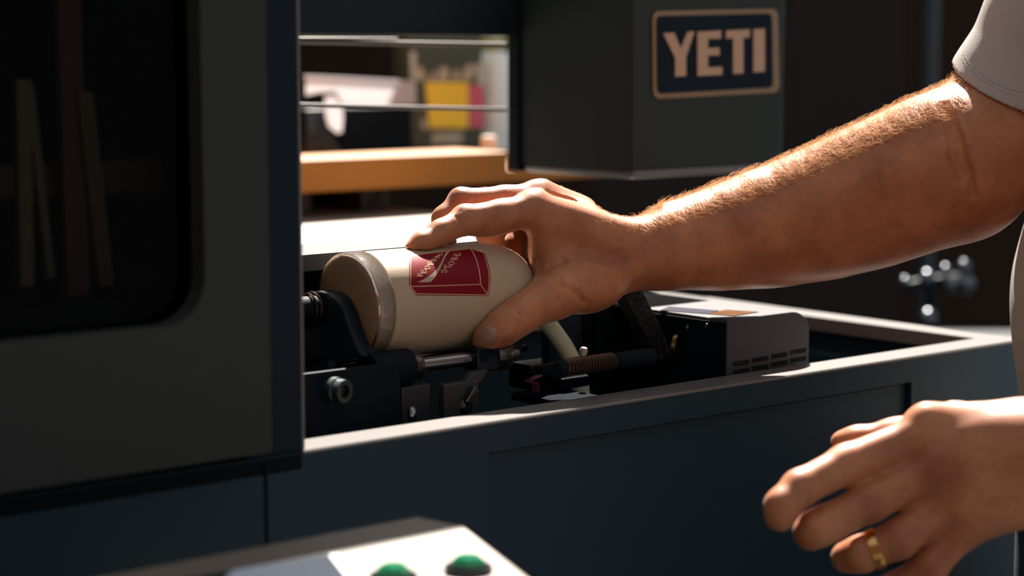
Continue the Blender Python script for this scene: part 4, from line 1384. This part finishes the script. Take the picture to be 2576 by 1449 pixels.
# ---- fingernails: plates fitted to the finger surface
def field_depth(f, px, py, d0, d1):
    ds = np.arange(d0, d1, .0004)
    r = ray(px, py)
    prev = None
    for d in ds:
        q = (np.array(tuple(CAM + r * float(d))) - f.lo) / f.h
        i = np.floor(q).astype(int)
        if np.any(i < 0) or np.any(i + 1 >= f.n): continue
        w = q - i
        c = f.a[i[0]:i[0] + 2, i[1]:i[1] + 2, i[2]:i[2] + 2]
        c = c[0] * (1 - w[0]) + c[1] * w[0]; c = c[0] * (1 - w[1]) + c[1] * w[1]; v = c[0] * (1 - w[2]) + c[1] * w[2]
        if v < 0:
            return float(d if prev is None else d - .0004 * (-v) / (prev - v + 1e-9))
        prev = v
    return None
def nail(f, c, ax, hl, hw, d0, d1, proud=.0007):
    """c centre px, ax unit direction to the free edge, half length and half width in px"""
    ax = Vector(ax).normalized(); pr = Vector((-ax.y, ax.x))
    S = []
    for a in np.linspace(-1, 1, 9):
        for b in np.linspace(-1, 1, 9):
            x = c[0] + ax.x * a * hl + pr.x * b * hw; y = c[1] + ax.y * a * hl + pr.y * b * hw
            d = field_depth(f, x, y, d0, d1)
            if d: S.append((a, b, d))
    S = np.array(S)
    Am = np.stack([np.ones(len(S)), S[:, 0], S[:, 1], S[:, 0] ** 2, S[:, 1] ** 2, S[:, 0] * S[:, 1]], 1)
    co = np.linalg.lstsq(Am, S[:, 2], rcond=None)[0]
    mb = MB()
    n, m_ = 14, 12
    for lay in (0, 1):
        for i in range(n + 1):
            a = -1 + 2 * i / n
            wd_ = (1 - max(0, (-a - .35) / .65) ** 2 * .75) * (1 - max(0, (a - .75) / .25) ** 2 * .35) if abs(a) <= 1 else 0
            for j in range(m_ + 1):
                b = (-1 + 2 * j / m_) * wd_
                a2 = a + .10 * (1 - (j / m_ * 2 - 1) ** 2) * (1 if a > .5 else 0)
                x = c[0] + ax.x * a2 * hl + pr.x * b * hw; y = c[1] + ax.y * a2 * hl + pr.y * b * hw
                d = float(co @ np.array([1, a2, b, a2 * a2, b * b, a2 * b]))
                edge = max(abs(j / m_ * 2 - 1) ** 4, (abs(a) if a < 0 else 0) ** 4)
                d += -proud * (1 - edge) + .0002 * edge + (.0012 if lay else 0)
                mb.v.append(P(x, y, d))
    k = m_ + 1; o2 = (n + 1) * k
    for i in range(n):
        for j in range(m_):
            q = (i * k + j, i * k + j + 1, (i + 1) * k + j + 1, (i + 1) * k + j)
            mb.f.append(q); mb.f.append(tuple(o2 + t for t in reversed(q)))
    rim = [i for i in range(m_ + 1)] + [i * k + m_ for i in range(1, n + 1)] + [n * k + j for j in range(m_ - 1, -1, -1)] + [i * k for i in range(n - 1, 0, -1)]
    for a, b in zip(rim, rim[1:] + rim[:1]):
        mb.f.append((a, b, b + o2, a + o2))
    return mb.build('fingernail', m_nail, person, smooth=True, auto=1.2)
nail(fa_, (1224, 849), (-.50, .86), 33, 27, 1.30, 1.45)
# ---- ring on the left ring finger
p0, p1 = P(*FRl[1][:3]), P(*FRl[2][:3])
axr = (p1 - p0).normalized()
c_ = p0.lerp(p1, .60)
mb = MB()
rr_ = .0110
mb.lathe([(-.0028, rr_), (-.0026, rr_ + .0010), (0, rr_ + .0014), (.0026, rr_ + .0010), (.0028, rr_), (0, rr_ - .0004)], c_, axr, 40, closed=True)
ring = mb.build('finger_ring', mat('gold', (.70, .42, .14), .22, 1.0), person, smooth=True); ring['label'] = 'gold ring'

# ---- stitched seam above the sleeve hem
mb = MB()
for off in (26, 37):
    hem = [(2403, 163), (2421, 189), (2448, 216), (2486, 243), (2525, 259), (2571, 268)]
    ln = dens([(x + off * .40, y - off * .90) for x, y in hem], 3.2, closed=False)
    for i in range(2, len(ln) - 1, 2):
        (x0_, y0_), (x1_, y1_) = ln[i], ln[i + 1]
        da, db = field_depth(fs_, x0_, y0_, 1.38, 1.52), field_depth(fs_, x1_, y1_, 1.38, 1.52)
        if da and db:
            mb.tube([P(x0_, y0_, da - .0001), P(x1_, y1_, db - .0001)], .00022, 5)
mb.build('hem_stitching', mat('grey thread', (.30, .27, .25), .8), shirt, smooth=True)['kind'] = 'stuff'

# ---- arm hair: thin tapered strands rooted in the skin
nR = normals(vR, fR)
q = vR - np.array(CAM)
dep = q @ np.array(FWD)
PX = W / 2 + F * (q @ np.array(RGT)) / dep
PY = H / 2 - F * (q @ np.array(UPV)) / dep
armd = np.array((P(2300, 452, 1.452) - P(1650, 628, 1.446)).normalized())
hv, hf = [], []
def strand(root, n, t, length, curl, rad, up=.38):
    global hv, hf
    t = t / np.linalg.norm(t)
    side = np.cross(n, t); side /= np.linalg.norm(side) + 1e-9
    pts = []
    for i in range(5):
        s_ = i / 4
        lift = math.sin(min(s_ * 1.5, 1.2)) * up
        pts.append(root + length * (t * s_ * .92 + n * lift * (1 - .55 * s_) + side * curl * s_ * s_))
    b0 = len(hv)
    for i, p_ in enumerate(pts):
        r_ = rad * (1 - .8 * i / 4)
        d_ = pts[min(i + 1, 4)] - pts[max(i - 1, 0)]
        e1 = np.cross(d_, n); e1 /= np.linalg.norm(e1) + 1e-12
        e2 = np.cross(d_, e1); e2 /= np.linalg.norm(e2) + 1e-12
        for k in range(3):
            a = 2.0944 * k
            hv.append(p_ + r_ * (e1 * math.cos(a) + e2 * math.sin(a)))
    for i in range(4):
        for k in range(3):
            k2 = (k + 1) % 3
            hf.append((b0 + 3 * i + k, b0 + 3 * i + k2, b0 + 3 * i + 3 + k2, b0 + 3 * i + 3 + k))
down = np.array((0, 0, -1.0))
viewc = np.array((0, -1.0, .1))
def grow(mask, count, l0, l1, rad, wild=.35, up=.38):
    ids = np.nonzero(mask)[0]
    if len(ids) == 0: return
    for i in nprng.choice(ids, size=count, replace=count > len(ids)):
        n = nR[i]
        root = vR[i] + nprng.normal(0, .0004, 3) - n * .0003
        ad = armd
        t = ad * .85 + viewc * .30 + down * .30 + nprng.normal(0, wild, 3)
        t = t - n * (t @ n)
        strand(root, n, t, nprng.uniform(l0, l1), nprng.normal(0, .35), rad, up)
topn = nR[:, 2]
arm = (PX > 1600) & (PX < 2410)
grow(arm & (topn > .60) & (nR[:, 1] > -.7), 1700, .005, .0090, .00010)
grow(arm & (topn > .60) & (topn < .86) & (nR[:, 1] < 0), 1900, .006, .0115, .00014, .22, .45)
grow(arm & (topn > .70) & (nR[:, 1] > -.30), 1500, .005, .0095, .00011, .7, .75)
grow(arm & (topn > .05) & (topn <= .5) & (nR[:, 1] < 0), 220, .004, .008, .00007)
grow((PX > 1500) & (PX <= 1620) & (topn > .3), 500, .003, .006, .00009)
grow((PX > 1200) & (PX <= 1560) & (topn > .55) & (PY < 560), 420, .0015, .0035, .00007, .6)
me = bpy.data.meshes.new('arm_hair')
hv = np.array(hv, dtype=np.float32); hf = np.array(hf, dtype=np.int32)
me.vertices.add(len(hv)); me.vertices.foreach_set('co', hv.ravel())
me.loops.add(hf.size); me.loops.foreach_set('vertex_index', hf.ravel())
me.polygons.add(len(hf)); me.polygons.foreach_set('loop_start', np.arange(0, hf.size, 4, dtype=np.int32))
me.polygons.foreach_set('use_smooth', np.ones(len(hf), dtype=bool))
me.update(calc_edges=True)
m_hair = mat('golden brown hair', (0.75, 0.50, 0.28), .4, var=.35, scale=300)
_nt = m_hair.node_tree
_tr = _nt.nodes.new('ShaderNodeBsdfTranslucent'); _tr.inputs[0].default_value = (.85, .58, .32, 1)
_mx = _nt.nodes.new('ShaderNodeMixShader'); _mx.inputs[0].default_value = .45
_ou = [n for n in _nt.nodes if n.type == 'OUTPUT_MATERIAL'][0]
_nt.links.new(_nt.nodes['Principled BSDF'].outputs[0], _mx.inputs[1]); _nt.links.new(_tr.outputs[0], _mx.inputs[2]); _nt.links.new(_mx.outputs[0], _ou.inputs[0])
me.materials.append(m_hair)
hair = bpy.data.objects.new('arm_hair', me)
COL.objects.link(hair); set_parent(hair, person)
hair['kind'] = 'stuff'; hair['label'] = 'golden brown hair on the forearm'
